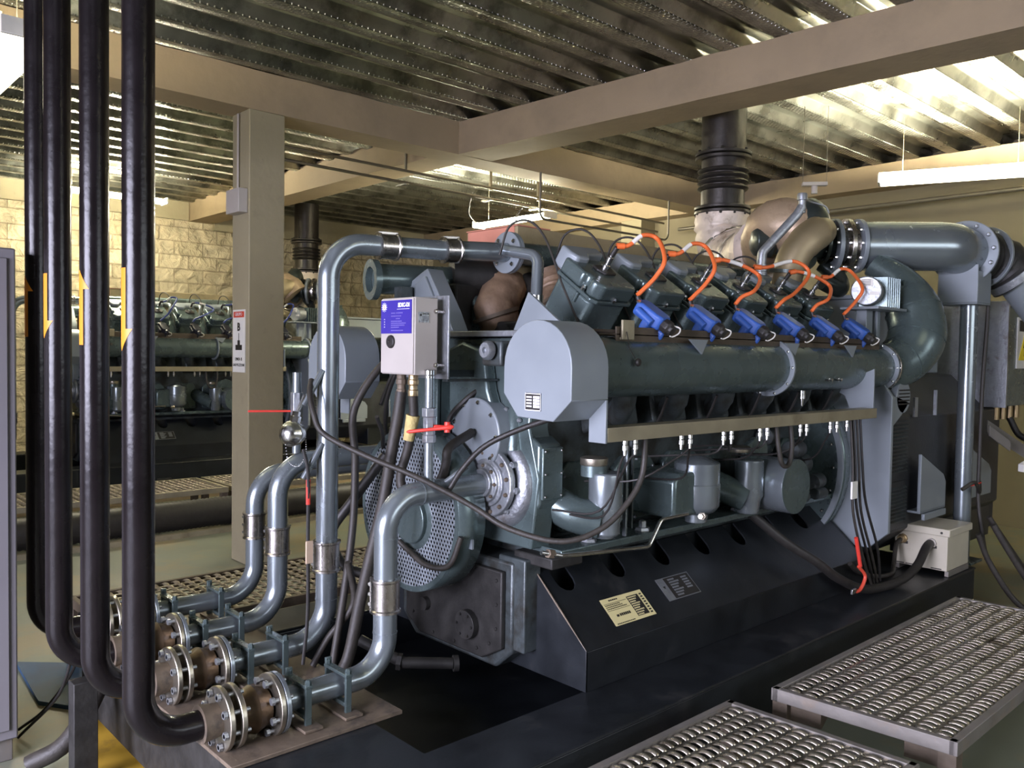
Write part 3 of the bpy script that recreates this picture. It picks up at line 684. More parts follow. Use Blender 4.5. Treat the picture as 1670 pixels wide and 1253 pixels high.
# ---- cylinder heads
ca, sa = .823, .568
def heads(T, near):
    for i in range(6):
        x0 = 2.60+.36*i
        W = lambda p, x0=x0: (T(q) if T else q) if (q := Vector((x0+p.x, 2.482-ca*p.y-sa*p.z, 2.07-sa*p.y+ca*p.z))) is not None else p
        mb = MB(T=W)
        mb.prism([(.0, .02), (.0, .205), (.02, .235), (.22, .235), (.245, .21), (.245, .02), (.22, .0), (.02, .0)], 'Z', -.345, -.086)
        hd = mb.build('cylinder_head', 'paint', G, .012, 3)
        mb = MB(T=W); mb.prism([(-.004, .0), (-.004, .225), (.02, .25), (.235, .25), (.252, .235), (.252, .0), (.23, -.012), (.01, -.012)], 'Z', -.086, -.070)
        mb.build('cover_flange', 'paint', hd, .004)
        mb = MB(T=W); n = [(0.0, .0), (.0, .135), (.022, .145), (.022, .172), (.0, .182), (.0, .21), (.03, .245), (.225, .245), (.249, .22), (.249, .0)]
        mb.prism(n, 'Z', -.070, .0)
        vc = mb.build('valve_cover', 'paint', hd, .014, 3)
        mb = MB(T=W); mb.prism([(.01, -.06), (.01, .0), (.03, .045), (.10, .045), (.13, .0), (.24, -.01), (.24, -.07)], 'Z', -.07, .025)
        mb.build('cover_hump', 'panel', hd, .012, 3)
        mb = MB(T=W)
        for a, b in ((.010, .158), (.12, .247), (.24, .12), (.12, -.006)): mb.bolt((a, b, -.070), (0, 0, 1), .011, .022)
        mb.build('cover_bolts', 'chrome', hd)
        MB(T=W).lathe([(.008, 0), (.008, .045)], (-.006, .155, -.13), (0, 0, 1), 8).build('dowel_boss', 'paint', hd)
        if not near: continue
        # plug connector on the cover
        MB(T=W).prism([(.10, .075), (.175, .065), (.20, .10), (.19, .14), (.12, .145), (.095, .11)], 'Z', 0, .012).build('connector_base', 'rubber', hd, .004)
        MB(T=W).lathe([(.017, .0), (.017, .02), (.011, .022), (.011, .034), (.014, .036), (.014, .058), (.009, .06), (.009, .07)], (.145, .105, .012), (0, 0, 1), 12).build('plug_connector', 'chrome', hd)
        MB(T=W).lathe([(.010, 0), (.012, .04), (.007, .045)], (.145, .105, .078), (.1, .05, 1), 12).build('connector_boot', 'rubber', hd)
heads(None, True); heads(mir, False)

# ---- coils, orange leads
coils = []
for i in range(6):
    x = 2.67+.36*i; du = Vector((.10, -.82, -.56)).normalized(); dn = Vector((0, -.56, .82)); dx = du.cross(dn)*-1
    c = Vector((x+.03, 2.10, 1.815))
    F = lambda p, c=c: c+(dx*p.x+du*p.y+dn*p.z)*.86
    mb = MB(T=F); mb.prism([(-.045, -.07), (-.02, -.085), (.03, -.085), (.05, -.06), (.05, .06), (.035, .085), (-.035, .085), (-.05, .05)], 'Z', -.035, .035)
    mb.prism([(.02, -.06), (.07, -.04), (.07, .0), (.02, .02)], 'Z', -.05, .0)
    mb.obox((-.05, .03, -.03), (1, 0, 0), (0, 1, 0), (0, 0, 1), .05, .045, .07)
    mb.box(-.012, .012, .02, .11, -.075, -.03)
    co = mb.build('ignition_coil', 'blue', G, .010, 3)
    MB(T=F).cyl((-.058, -.045, .0), (-.058, .055, -.01), .019, n=16).build('capacitor', 'blue', co, .003)
    MB(T=F).lathe([(.012, 0), (.012, .008)], (-.05, -.062, .03), (-.2, -.3, 1), 6).build('coil_bolt', 'chrome', co)
    MB(T=F).lathe([(.033, .0), (.036, .02), (.036, .035), (.026, .045), (.024, .06)], (0, .082, .0), (0, 1, 0), 8).build('cable_plug', 'rubber', co, .003)
    MB(T=F).tube(spline([(.01, .125, .02), (.03, .15, .022), (.045, .15, -.005), (.03, .14, -.03), (.01, .135, -.03)]), .0035, 8).build('wire_clip', 'label', co)
    MB(T=F).lathe([(.014, 0), (.011, .03)], (0, -.085, .015), (-.1, -.8, .6), 12).build('lead_socket', 'rubber', co)
    # lead from head connector to coil
    s = Vector((x-.07+.145, 2.482-ca*.105-sa*.125, 2.07-sa*.105+ca*.125))
    e = F(Vector((0, -.115, .036))); far = i/5
    if i == 3: pts = [s, s+Vector((.06, -.04, .0)), s+Vector((.22, -.10, .04)), s+Vector((.27, -.16, -.02)), e+Vector((.16, -.02, .09)), e+Vector((.04, -.02, .04)), e]
    elif i in (2, 4): pts = [s, s+Vector((.05, -.03, .005)), s+Vector((.14, -.08, -.02)), s+Vector((.20, -.13, -.07)), e+Vector((.10, -.04, .07)), e+Vector((.03, -.015, .035)), e]
    else: pts = [s, s+Vector((.045, -.03, .005)), s+Vector((.10, -.06, .050)), s+Vector((.15, -.10, .035)), e+Vector((.11, -.05, .15)), e+Vector((.075, -.035, .08)), e+Vector((.02, -.01, .02)), e]
    sp = spline(pts, 8)
    ld = MB().tube(sp, .0095, 12).build('ignition_lead', 'orange', G)
    MB().tube(sp[:6], .0135, 12).build('lead_boot', 'orange', ld)
    k = 10; MB().tube(sp[k:k+6], .0102, 12).build('lead_marker', 'label', ld)
    coils += [co, ld]
# coil rail under the coils
mb = MB(); mb.box(2.44, 4.72, 2.06, 2.15, 1.725, 1.735); mb.box(2.44, 4.72, 2.06, 2.068, 1.69, 1.76)
mb.build('coil_rail', 'rail', G, .003)
mb = MB(); mb.box(2.46, 2.53, 2.045, 2.055, 1.71, 1.785); mb.box(2.46, 2.53, 2.055, 2.14, 1.71, 1.72); mb.build('rail_end_bracket', 'tray', G, .002)
MB().tube(spline([(2.48, 2.043, 1.74), (2.475, 2.03, 1.71), (2.47, 2.02, 1.68), (2.475, 1.995, 1.64)]), .002, 6).lathe([(.013, -.006), (.016, .0), (.013, .008)], (2.48, 1.985, 1.625), (.2, -1, 0)).build('hanging_cap', 'rubber', G)
for x in (2.84, 3.60, 4.20): MB().prism([(x, 1.72), (x+.13, 1.72), (x+.09, 1.66)], 'Y', 2.01, 2.018).build('rail_gusset', 'panel', G)
MB().tube([(2.25, 2.2, 1.74), (4.7, 2.2, 1.74)], .014, 10).build('wiring_conduit', 'rail', G)

# ---- air manifold with round-topped end box, both banks
def manifold(T, near):
    yc, zc, R = 2.12, 1.604, .117
    mb = MB(T=T); mb.lathe([(R, 0), (R, 2.56)], (2.27, yc, zc), (1, 0, 0), 48)
    man = mb.build('air_manifold', 'paint', G)
    for x in (3.635, 4.80, 4.83):
        mb = MB(T=T); mb.ring((x, yc, zc), (1, 0, 0), R+.022, R-.004, .014, 48); f = mb.build('clamp_flange', 'panel' if x < 4.83 else 'steel', man, .002)
        mb = MB(T=T); mb.bolts((x, yc, zc), (-1, 0, 0), R+.012, 10, .007, .009); mb.build('flange_bolts', 'chrome', f)
    # box
    prof = []
    yf, yn = 2.291, 1.949
    for k in range(17):
        a = PI*k/16; prof.append((yc-.171*math.cos(a), zc-.0+.168*math.sin(a)))
    prof = prof + [(yf, 1.505), (yf-.075, 1.422), (yn+.085, 1.415), (yn, 1.492)]
    mb = MB(T=T); mb.prism(prof, 'X', 2.08, 2.272)
    bx = mb.build('intake_box', 'panel', man, .003)
    if near:
        t = .0025
        MB().box(2.08-t, 2.08, 2.093, 2.173, 1.448, 1.512).build('rating_plate', 'ink', bx)
        mb = MB()
        for z in (1.45, 1.509): mb.box(2.08-t-.001, 2.08-t+.001, 2.093, 2.173, z-.0015, z+.0015)
        for y in (2.094, 2.172): mb.box(2.08-t-.001, 2.08-t+.001, y-.001, y+.001, 1.448, 1.512)
        for k in range(4): mb.box(2.08-t-.0006, 2.08-t, 2.099, 2.131, 1.459+k*.011, 1.468+k*.011)
        mb.build('plate_fields', 'inkw', bx)
        mb = MB()
        for k in range(4):
            for q in range(5): mb.box(2.08-t-.0006, 2.08-t, 2.139+q*.0058, 2.1432+q*.0058, 1.4605+k*.011, 1.4665+k*.011)
        mb.build('plate_print', 'inkw', bx)
    # side brackets
    mb = MB(T=T); mb.prism([(1.950, 1.49), (1.950, 1.335), (2.03, 1.335), (2.03, 1.42), (2.16, 1.43), (2.20, 1.49)], 'X', 2.262, 2.272)
    mb.build('support_bracket', 'panel', man, .001)
    mb = MB(T=T); mb.prism([(1.962, 1.60), (1.962, 1.335), (2.07, 1.335), (2.12, 1.45), (2.2, 1.49)], 'X', 4.44, 4.452)
    mb.build('support_bracket', 'panel', man, .001)
    if near:
        for x in (4.02, 4.12): MB().lathe([(.012, 0), (.012, .02), (.009, .022), (.009, .035)], (x, 2.02, 1.55), (.1, -1, -.2), 6).build('pressure_tap', 'chrome', man)
        MB().lathe([(.016, 0), (.016, .04), (.010, .042), (.006, .075)], (3.86, 2.06, 1.49), (0, 0, -1), 10).build('temperature_probe', 'chrome', man)
manifold(None, True); manifold(mir, False)
# bank end plates (tilted grey plates behind the boxes)
for T in (None, mir):
    mb = MB(T=T); mb.prism([(2.534, 1.738), (2.445, 1.90), (2.30, 1.80), (2.20, 1.735)], 'X', 2.345, 2.36); mb.build('bank_end_plate', 'panel', G, .002)
mb = MB(); mb.prism([(2.90, 1.735), (2.96, 1.84), (3.10, 2.035), (3.14, 2.02), (3.34, 1.93), (3.33, 1.88), (3.16, 1.735)], 'X', 2.33, 2.42)
mb.prism([(2.99, 1.83), (3.10, 2.0), (3.27, 1.915), (3.16, 1.76)], 'X', 2.315, 2.33); mb.build('far_bank_end_cover', 'panel', G, .004)

# ---- cable tray along the engine side with plugs
tr = MB().box(2.274, 4.46, 1.95, 2.03, 1.338, 1.390).build('cable_tray', 'tray', G, .002)
for x in (2.42, 2.48, 2.77, 2.83, 3.07, 3.13, 3.36, 3.42, 3.72, 3.78, 4.02, 4.09, 4.2):
    MB().lathe([(.011, 0), (.011, .018), (.009, .02), (.012, .022), (.012, .04), (.008, .042), (.007, .06)], (x, 1.99, 1.338), (0, 0, -1), 8).build('cable_connector', 'chrome', tr)
MB().tube(spline([(3.49, 1.985, 1.338), (3.49, 1.97, 1.24), (3.52, 1.965, 1.16), (3.58, 1.965, 1.16), (3.61, 1.97, 1.24), (3.62, 1.985, 1.338)]), .011, 10).build('looped_hose', 'cable', tr)
def wire(pts, r=.0045, m='rubber'): return MB().tube(spline(pts), r, 7).build('sensor_wire', m, tr)
for x, dx, z in ((2.42, .05, 1.0), (2.48, -.06, 1.02), (2.83, .16, 1.1), (2.83, -.22, 1.12), (3.07, -.16, 1.2), (3.13, .18, 1.22), (3.36, .08, 1.15), (3.42, -.1, 1.2), (3.78, -.06, 1.15), (3.72, .1, 1.15), (4.02, .07, 1.1)):
    wire([(x, 1.99, 1.28), (x+dx*.2, 2.02, 1.24), (x+dx*.8, 2.12, z+.03), (x+dx, 2.36, z)])

# ---- front end: gear case layers, water pump, damper guard
mb = MB(); mb.prism([(2.40, .86), (2.36, 1.15), (2.42, 1.35), (2.40, 1.60), (2.52, 1.715), (3.14, 1.715), (3.28, 1.60), (3.26, 1.35), (3.32, 1.15), (3.28, .86)], 'X', 2.34, 2.45)
gc = mb.build('gear_case', 'paint', G, .008)
mb = MB(); mb.prism([(2.60, 1.15), (2.575, 1.42), (2.61, 1.50), (2.64, 1.66), (2.78, 1.70), (2.90, 1.66), (2.90, 1.52), (2.84, 1.30), (2.83, 1.15)], 'X', 2.28, 2.34)
g2 = mb.build('gear_case_cover', 'paint', gc, .014, 3)
mb = MB(); mb.prism([(2.86, 1.20), (2.86, 1.58), (3.24, 1.58), (3.22, 1.2)], 'X', 2.22, 2.34); mb.box(2.21, 2.24, 2.86, 2.875, 1.2, 1.6)
mb.build('oil_cooler_housing', 'paint', gc, .01)
mb = MB(); mb.cyl((2.255, 2.66, 1.31), (2.34, 2.66, 1.31), .155, n=40); mb.bolts((2.255, 2.66, 1.31), (-1, 0, 0), .138, 9, .010, .012)
mb.build('idler_cover', 'panel', gc, .006)
MB().tube(spline([(2.26, 2.80, 1.14), (2.24, 2.83, 1.25), (2.235, 2.80, 1.37), (2.25, 2.72, 1.45), (2.30, 2.68, 1.50)]), .012, 8).build('breather_hose', 'rubber', gc)
mb = MB()
for y, z in ((2.56, 1.62), (2.50, 1.50), (2.47, 1.38), (2.68, 1.69), (2.95, 1.67), (3.10, 1.67), (2.55, 1.42), (2.88, 1.45), (2.62, 1.47)): mb.bolt((2.335, y, z), (-1, 0, 0), .011, .013)
mb.build('case_bolts', 'castal', gc)
# knob / pulley boss upper right of the gear case
MB().lathe([(.02, -.12), (.024, -.11), (.03, -.10), (.03, -.085), (.02, -.08), (.02, -.065), (.035, -.06), (.035, -.05), (.022, -.045), (.022, -.02), (.038, -.015), (.038, .0), (.030, .012), (.012, .012), (.010, .0)], (2.17, 2.495, 1.662), (-.75, .0, .05), 24).build('filler_cap', 'castal', G)
MB().box(2.20, 2.38, 2.44, 2.56, 1.60, 1.70).build('filler_bracket', 'paintd', G, .01)
# water pump with big round flange (near) and mirrored one (far)
def pump(T, near):
    y, z = 2.585, 1.12
    mb = MB(T=T); mb.lathe([(.138, .0), (.142, .006), (.142, .024), (.130, .028), (.122, .05), (.125, .08), (.138, .10), (.138, .13)], (2.265, y, z), (1, 0, 0), 44)
    p = mb.build('water_pump', 'castal', G, .003)
    mb = MB(T=T); mb.lathe([(.100, 0), (.100, .010), (.082, .012), (.080, .022), (.060, .026), (.058, .04)], (2.265, y, z), (-1, 0, 0), 36); mb.build('inlet_flange', 'castal', p, .003)
    mb = MB(T=T); mb.bolts((2.265, y, z), (-1, 0, 0), .121, 12, .009, .014, .2); mb.bolts((2.243, y, z), (-1, 0, 0), .071, 8, .008, .012); mb.build('flange_bolts', 'rust', p)
    mb = MB(T=T)
    for a in range(7):
        an = -.9+a*.75; yy, zz = y+.142*math.cos(an+PI), z+.142*math.sin(an); ss = MB(T=T).cyl((2.29, yy, zz), (2.42, yy, zz), .0135, n=12); ss.bolt((2.29, yy, zz), (-1, 0, 0), .010, .01); ss.build('pump_stud', 'castal', p)
    MB(T=T).tube([(2.35, y+.145*math.cos(a), z+.145*math.sin(a)) for a in [2.0+k*.18 for k in range(16)]], [.035+.0015*k for k in range(16)], 14).build('pump_volute', 'castal', p)
    MB(T=T).tube([(2.35, y-.07, z+.13), (2.36, y-.06, z+.24), (2.40, y-.02, z+.34)], .045, 16).build('outlet_branch', 'paint', p)
    mb = MB(T=T); mb.prism([(2.40, .99), (2.362, 1.05), (2.362, 1.285), (2.42, 1.32), (2.74, 1.30), (2.76, .98)], 'X', 2.345, 2.47)
    h = mb.build('pump_housing', 'paint', G, .012, 3)
    mb = MB(T=T); mb.box(2.350, 2.465, 2.348, 2.362, 1.066, 1.276); c = mb.build('inspection_plate', 'paint', h, .004)
    mb = MB(T=T)
    for xx in (2.362, 2.453):
        for zz in (1.08, 1.17, 1.262): mb.bolt((xx, 2.348, zz), (0, -1, 0), .006, .007)
    mb.build('plate_bolts', 'chrome', c)
pump(None, True); pump(mir, False)
# perforated damper guard
GX, GY, GZ, GR = 2.09, 2.90, .98, .345
guard = MB().lathe([(GR, 0), (GR, .14)], (GX, GY, GZ), (1, 0, 0), 64, cap=False).build('damper_guard', 'paint', G, solid=.004)
MB().ring((GX-.002, GY, GZ), (1, 0, 0), GR, GR-.022, .004, 64).build('guard_rim', 'paint', guard)
mb = MB(); hp = .0195; r_hex = hp/math.sqrt(3)
j = 0; yy = -GR
while yy < GR:
    k = 0; xx = -GR+(hp/2 if j % 2 else 0)
    while xx < GR:
        if xx*xx+yy*yy < (GR-.012)**2:
            O = [mb.v((GX, GY+xx+r_hex*math.sin(a*PI/3), GZ+yy+r_hex*math.cos(a*PI/3))) for a in range(6)]
            I = [mb.v((GX, GY+xx+.0064*math.sin(a*PI/3), GZ+yy+.0064*math.cos(a*PI/3))) for a in range(6)]
            for a in range(6): mb.f([O[a], O[(a+1) % 6], I[(a+1) % 6], I[a]])
        xx += hp
    yy += hp*math.sqrt(3)/2; j += 1
bmesh.ops.remove_doubles(mb.bm, verts=mb.bm.verts, dist=.0005)
mb.build('perforated_plate', 'panel', guard, solid=.002)
MB().lathe([(.135, 0), (.135, .16), (.12, .165)], (2.25, 2.86, .95), (-1, 0, 0), 40).build('damper_hub', 'paint', guard, .004)
MB().lathe([(.27, 0), (.27, .05), (.16, .06)], (2.20, 2.90, .98), (-1, 0, 0), 40).build('vibration_damper', 'dark', guard)
MB().lathe([(.105, 0), (.105, .025)], (2.09, 2.86, .95), (-1, 0, 0), 40).build('hub_cap', 'paint', guard, .004)
MB().box(2.16, 2.17, 2.555, 2.575, .86, .90).build('guard_clip', 'panel', guard)
# ---- lower side: filters and coolers
def at(mb, name, m='pipe', bevel=.003): return mb.build(name, m, G, bevel)
f1 = at(MB().lathe([(.040, -.01), (.052, 0), (.062, .01), (.062, .055), (.071, .075), (.071, .255), (.066, .262)], (2.63, 2.26, .905), (0, 0, 1), 32), 'oil_separator')
MB().lathe([(.055, 0), (.058, .004), (.058, .03), (.050, .034)], (2.60, 2.30, 1.195), (0, 0, 1), 32).build('cap', 'zinc', f1)
MB().tube(spline([(2.60, 2.26, .97), (2.52, 2.36, 1.0), (2.47, 2.50, 1.08)]), .075, 20).build('inlet_elbow', 'paint', f1)
MB().lathe([(.055, 0), (.055, .05)], (2.60, 2.30, 1.15), (0, 0, 1), 24).build('cap_neck', 'paint', f1)
f2 = at(MB().lathe([(.05, -.04), (.055, 0), (.085, .012), (.105, .04), (.108, .14), (.104, .142), (.104, .235), (.098, .24), (.03, .27)], (3.26, 2.25, .925), (0, 0, 1), 40), 'oil_filter_canister')
MB().prism([(3.02, .93), (3.02, 1.10), (3.06, 1.13), (3.24, 1.13), (3.24, .93)], 'Y', 2.20, 2.46).build('filter_body', 'paint', f2, .015)
MB().lathe([(.018, 0), (.018, .02), (.012, .022), (.012, .04)], (3.20, 2.17, .93), (-1, -.3, .1), 6).build('pipe_union', 'zinc', f2)
f3 = at(MB().lathe([(.05, -.015), (.055, 0), (.062, .055), (.073, .075), (.073, .25), (.068, .255)], (3.72, 2.26, .885), (0, 0, 1), 32), 'oil_separator')
MB().lathe([(.055, 0), (.058, .004), (.058, .025), (.050, .03)], (3.69, 2.30, 1.175), (0, 0, 1), 32).build('cap', 'zinc', f3)
MB().tube(spline([(3.69, 2.26, .95), (3.62, 2.36, 1.0), (3.56, 2.50, 1.06)]), .07, 20).build('inlet_elbow', 'paint', f3)
f4 = at(MB().lathe([(.138, 0), (.138, .20), (.12, .21)], (3.90, 2.10, 1.005), (0, 1, 0), 48), 'starter_drum', 'pipe')
MB().lathe([(.137, 0), (.137, .003)], (3.90, 2.097, 1.005), (0, 1, 0), 48).build('end_cap', 'paint', f4)
MB().prism([(3.70, .85), (4.02, .85), (3.96, 1.2), (3.86, 1.24), (3.76, 1.2)], 'Y', 2.30, 2.33).build('mounting_bracket', 'paint', f4, .004)
mb = MB(); mb.lathe([(.085, 0), (.09, .05), (.07, .1), (.085, .12), (.08, .2)], (4.08, 2.30, 1.0), (1, .1, 0), 24); mb.lathe([(.03, 0), (.03, .1)], (4.05, 2.18, .92), (1, 0, 0)); mb.lathe([(.03, 0), (.03, .1)], (4.25, 2.18, .92), (1, 0, 0))
at(mb, 'starter_motor', 'paintd')
for k, (x, y, z, r) in enumerate(((4.2, 2.3, 1.15, .05), (4.35, 2.35, 1.05, .06), (4.45, 2.3, .95, .045), (4.1, 2.4, 1.22, .05))): at(MB().cyl((x, y, z), (x+.12, y+.02, z), r), 'pipe_fitting', 'paintd')
tp = MB().tube(fillet([(2.24, 2.24, .895), (2.33, 2.22, .873), (2.86, 2.21, .832), (2.945, 2.21, .94), (3.12, 2.20, .945)], .04), .0095, 12).build('oil_return_pipe', 'chrome', G)
MB().lathe([(.018, 0), (.018, .03)], (2.27, 2.235, .888), (1, 0, -.2), 6).build('pipe_union', 'rust', tp)
MB().box(2.80, 2.812, 2.29, 2.31, .87, 1.26).build('dipstick_tube', 'pipe', G, .003)
MB().box(2.84, 2.848, 2.29, 2.31, .90, 1.28).build('lifting_strap', 'paintd', G)
# valley coolant collector continuing the tall pipe
c0 = Vector((2.66, 2.93, 2.125)); c1 = Vector((4.65, 2.93, 2.16))
col = MB().cyl(c0+Vector((.03, 0, 0)), c1, .055, n=32).build('coolant_collector', 'paint', G)
for dx in (.0, .018): 
    f = MB().ring(c0+Vector((dx, 0, 0)), (1, 0, 0), .098, .040, .016, 40).build('flange', 'panel', col, .002)
    MB().bolts(c0+Vector((dx, 0, 0)), (-1, 0, 0), .075, 4, .011, .013, .7).build('flange_bolts', 'chrome', f)
def elbow_line(x):
    MB().tube(fillet([(x, 2.90, 2.13), (x+.03, 2.70, 2.09), (x-.02, 2.66, 1.86)], .06), .027, 16).build('head_water_elbow', 'pipe', col)
    MB().lathe([(.033, 0), (.033, .05)], (x-.015, 2.665, 1.86), (0, 0, 1), 16).build('hose_clamp', 'chrome', col)
for i in range(6): elbow_line(2.62+.36*i)
for i in range(6):
    x = 2.58+.36*i
    MB().tube(spline([(x-.02, 2.86, 2.10), (x-.02, 2.80, 2.22), (x, 2.70, 2.24), (x+.03, 2.62, 2.16), (x+.02, 2.5, 1.95), (x+.02, 2.40, 1.78)]), .0055, 8).build('knock_sensor_cable', 'cable', G)
# exhaust heat shield in the valley with wrapped elbows below
sh = MB().box(2.78, 4.75, 2.98, 3.36, 1.98, 2.27).build('exhaust_heat_shield', 'shield', G, .004)
MB().box(2.777, 2.781, 3.0, 3.35, 2.13, 2.268).build('shield_glare_patch', 'pinkglare', sh)  # pink lamp glare painted on the upper end face
MB().box(2.775, 3.0, 2.975, 3.36, 2.27, 2.275).build('shield_glare_top', 'pinkglare', sh)  # thin pink sheet standing in for lamp glare on the top
for k, pts in enumerate((((2.80, 3.10, 2.04), (2.77, 3.05, 1.97), (2.68, 3.02, 1.86), (2.72, 3.0, 1.76)), ((2.95, 2.90, 2.02), (2.92, 2.84, 1.93), (2.86, 2.78, 1.86), (2.82, 2.70, 1.78)))):
    e = MB().tube(spline(pts), [.10+(.006 if i % 3 == 0 else 0) for i in range(19)], 22).build('wrapped_exhaust_elbow', 'brownwrap', G)
    MB().tube(spline(pts)[13:15], .115, 22).build('clamp_band', 'rust', e)
MB().box(2.5, 4.7, 3.1, 3.25, 1.73, 1.98).build('valley_casting', 'dark', G, .01)
MB().box(2.62, 4.7, 2.72, 3.0, 1.72, 1.80).build('valley_cover', 'dark', G, .01)
# dark duct ahead of the shield
MB().cyl((2.20, 3.32, 1.99), (2.70, 3.20, 2.0), .072, n=28).build('turbo_air_pipe', 'paint', G)
MB().ring((2.17, 3.33, 1.985), (.97, -.23, .02), .095, .06, .03, 36).build('air_pipe_flange', 'paint', G)
MB().tube(spline([(2.55, 3.2, 2.03), (2.75, 3.1, 2.02), (2.95, 3.0, 1.95), (3.0, 3.0, 1.8)]), .085, 22).build('bypass_duct', 'dark', G)
MB().box(2.24, 2.30, 3.17, 3.23, 1.74, 1.95).build('pipe_stay', 'paintd', G)
MB().lathe([(.02, 0), (.02, .05), (.028, .052), (.028, .08), (.018, .085), (.018, .12)], (2.52, 3.15, 2.08), (0, 0, 1), 12).build('vent_valve', 'chrome', G)

# ---- flywheel end
mb = MB()
mb.prism([(2.01, 1.44), (2.01, .66), (2.12, .56), (3.56, .56), (3.67, .66), (3.67, 1.44), (3.5, 1.70), (2.2, 1.70)], 'X', 4.79, 4.82)
fh = mb.build('flywheel_housing_plate', 'panel', G, .004)
MB().lathe([(.60, 0), (.62, .02), (.60, .12)], (4.67, YC, 1.02), (1, 0, 0), 64).build('flywheel_housing', 'paint', G, .004)
MB().ring((4.65, YC, 1.02), (1, 0, 0), .62, .59, .02, 64).bolts((4.66, YC, 1.02), (-1, 0, 0), .56, 26, .010, .012).build('housing_rim', 'panel', fh)
vb = MB().cyl((4.97, 2.02, 1.435), (4.97, 2.06, 1.435), .095, n=32).prism([(4.80, 1.25), (4.80, 1.44), (4.88, 1.44), (5.05, 1.40), (4.95, 1.33)], 'Y', 2.02, 2.05).build('vent_boss', 'panel', fh, .003)
for k in range(5): MB().box(4.90, 5.04, 2.014, 2.02, 1.39+k*.02, 1.398+k*.02).build('vent_slot', 'dark', fh)
# alternator
mb = MB(); mb.prism([(2.10, .62), (2.10, 1.30), (2.35, 1.55), (3.33, 1.55), (3.58, 1.30), (3.58, .62), (3.4, .45), (2.28, .45)], 'X', 4.83, 6.9)
alt = mb.build('alternator', 'altdark', G, .01)
def louvres(x0, x1, z0, z1, n, y=2.098):
    mb = MB()
    for k in range(n):
        z = z0+(z1-z0)*k/n; mb.prism([(y, z), (y-.014, z-.004), (y-.014, z-.001), (y, z+.012)], 'X', x0, x1)
    mb.build('louvre_panel', 'paintd', alt)
    MB().box(x0-.03, x1+.03, y-.004, y+.004, z0-.03, z1+.02).build('louvre_plate', 'altdark', alt)
louvres(4.92, 5.22, .98, 1.30, 14); louvres(4.92, 5.22, .68, .90, 10)
MB().prism([(5.26, .72), (5.26, 1.08), (5.62, .93), (5.66, .88), (5.66, .72)], 'Y', 2.02, 2.04).box(5.26, 5.66, 2.02, 2.10, .715, .73).box(5.28, 5.62, 2.00, 2.02, .675, .715).build('alternator_foot', 'panel', G, .004)
MB().prism([(6.0, .72), (6.0, 1.10), (6.45, .93), (6.5, .88), (6.5, .72)], 'Y', 2.02, 2.04).build('alternator_foot', 'panel', G, .004)
MB().box(5.75, 6.9, 2.15, 2.4, .35, .64).build('alternator_bed', 'black', G, .006)
MB().box(5.3, 6.9, 3.38, 3.63, .35, .64).build('alternator_bed', 'black', G, .006)
mb = MB(); mb.box(5.62, 5.635, 2.08, 2.098, 1.30, 1.46); mb.build('side_strip', 'castal', alt)
MB().box(5.30, 5.345, 2.085, 2.098, 1.30, 1.42).build('side_label', 'castal', alt)
# terminal boxes over the alternator
tb = MB().box(5.05, 6.35, 2.35, 3.35, 1.56, 2.02).build('terminal_box', 'panel', G, .006)
MB().box(5.03, 6.37, 2.33, 3.37, 2.02, 2.045).build('terminal_lid', 'panel', tb, .003)
for x in (5.2, 5.85): MB().box(x, x+.08, 2.335, 2.35, 1.545, 1.58).build('hinge', 'castal', tb, .002)
tb2 = MB().box(6.62, 7.6, 1.98, 3.1, 1.33, 2.07).build('outlet_box', 'paint', G, .006)
MB().box(6.60, 6.625, 1.975, 3.1, 1.32, 2.08).build('box_edge_strip', 'castal', tb2, .002)
MB().box(6.80, 7.10, 1.972, 1.98, 1.60, 1.97).build('warning_label', 'label', tb2)
MB().box(6.83, 7.08, 1.968, 1.972, 1.87, 1.95).build('label_header', 'ink', tb2)
MB().prism([(6.83, 1.66), (7.07, 1.66), (6.95, 1.85)], 'Y', 1.968, 1.972).build('label_triangle', 'yellowsign', tb2)
MB().prism([(6.955, 1.82), (6.92, 1.75), (6.95, 1.75), (6.935, 1.69), (6.98, 1.765), (6.95, 1.765)], 'Y', 1.965, 1.968).build('label_bolt_mark', 'ink', tb2)
for x in (6.8, 6.95, 7.10, 7.25): MB().cyl((x, 2.1, 1.22), (x, 2.1, 1.33), .025).build('cable_gland', 'brass', tb2)
# slatted radiator panel below the outlet box
mb = MB(); mb.box(6.9, 7.3, 2.25, 3.1, .35, 1.33)
for k in range(26): mb.box(6.84, 6.9, 2.25, 2.8, .42+k*.034, .43+k*.034)
mb.build('cooling_fins', 'altdark', G)

# ---- turbocharger and big ducts
DX = Vector((.73, -.68, 0)).normalized(); TC = Vector((4.80, 2.78, 2.38))
tu = MB().lathe([(.06, -.14), (.09, -.12), (.10, -.02), (.08, 0), (.08, .05), (.11, .07), (.11, .30), (.09, .38)], TC, DX, 32).build('turbocharger', 'turbo', G, .003)
mb = MB(); x_, y_, _ = frame(DX); ring = []
for k in range(25):
    a = -1.9+k/24*5.4; ring.append(TC+DX*.20+Vector((0, 0, .03))+(x_*math.cos(a)+y_*math.sin(a))*(.15+.012*k/24))
mb.tube(ring, [.055+.045*k/24 for k in range(25)], 20); mb.build('compressor_volute', 'turbo', tu)
mb = MB().ring(TC+DX*.075, DX, .14, .08, .02, 36); mb.bolts(TC+DX*.075, -DX, .125, 10, .009, .012); mb.build('housing_flange', 'turbo', tu)
mb = MB().ring(TC+DX*.30, DX, .135, .08, .02, 36); mb.bolts(TC+DX*.30, -DX, .118, 10, .009, .012); mb.build('housing_flange', 'turbo', tu)
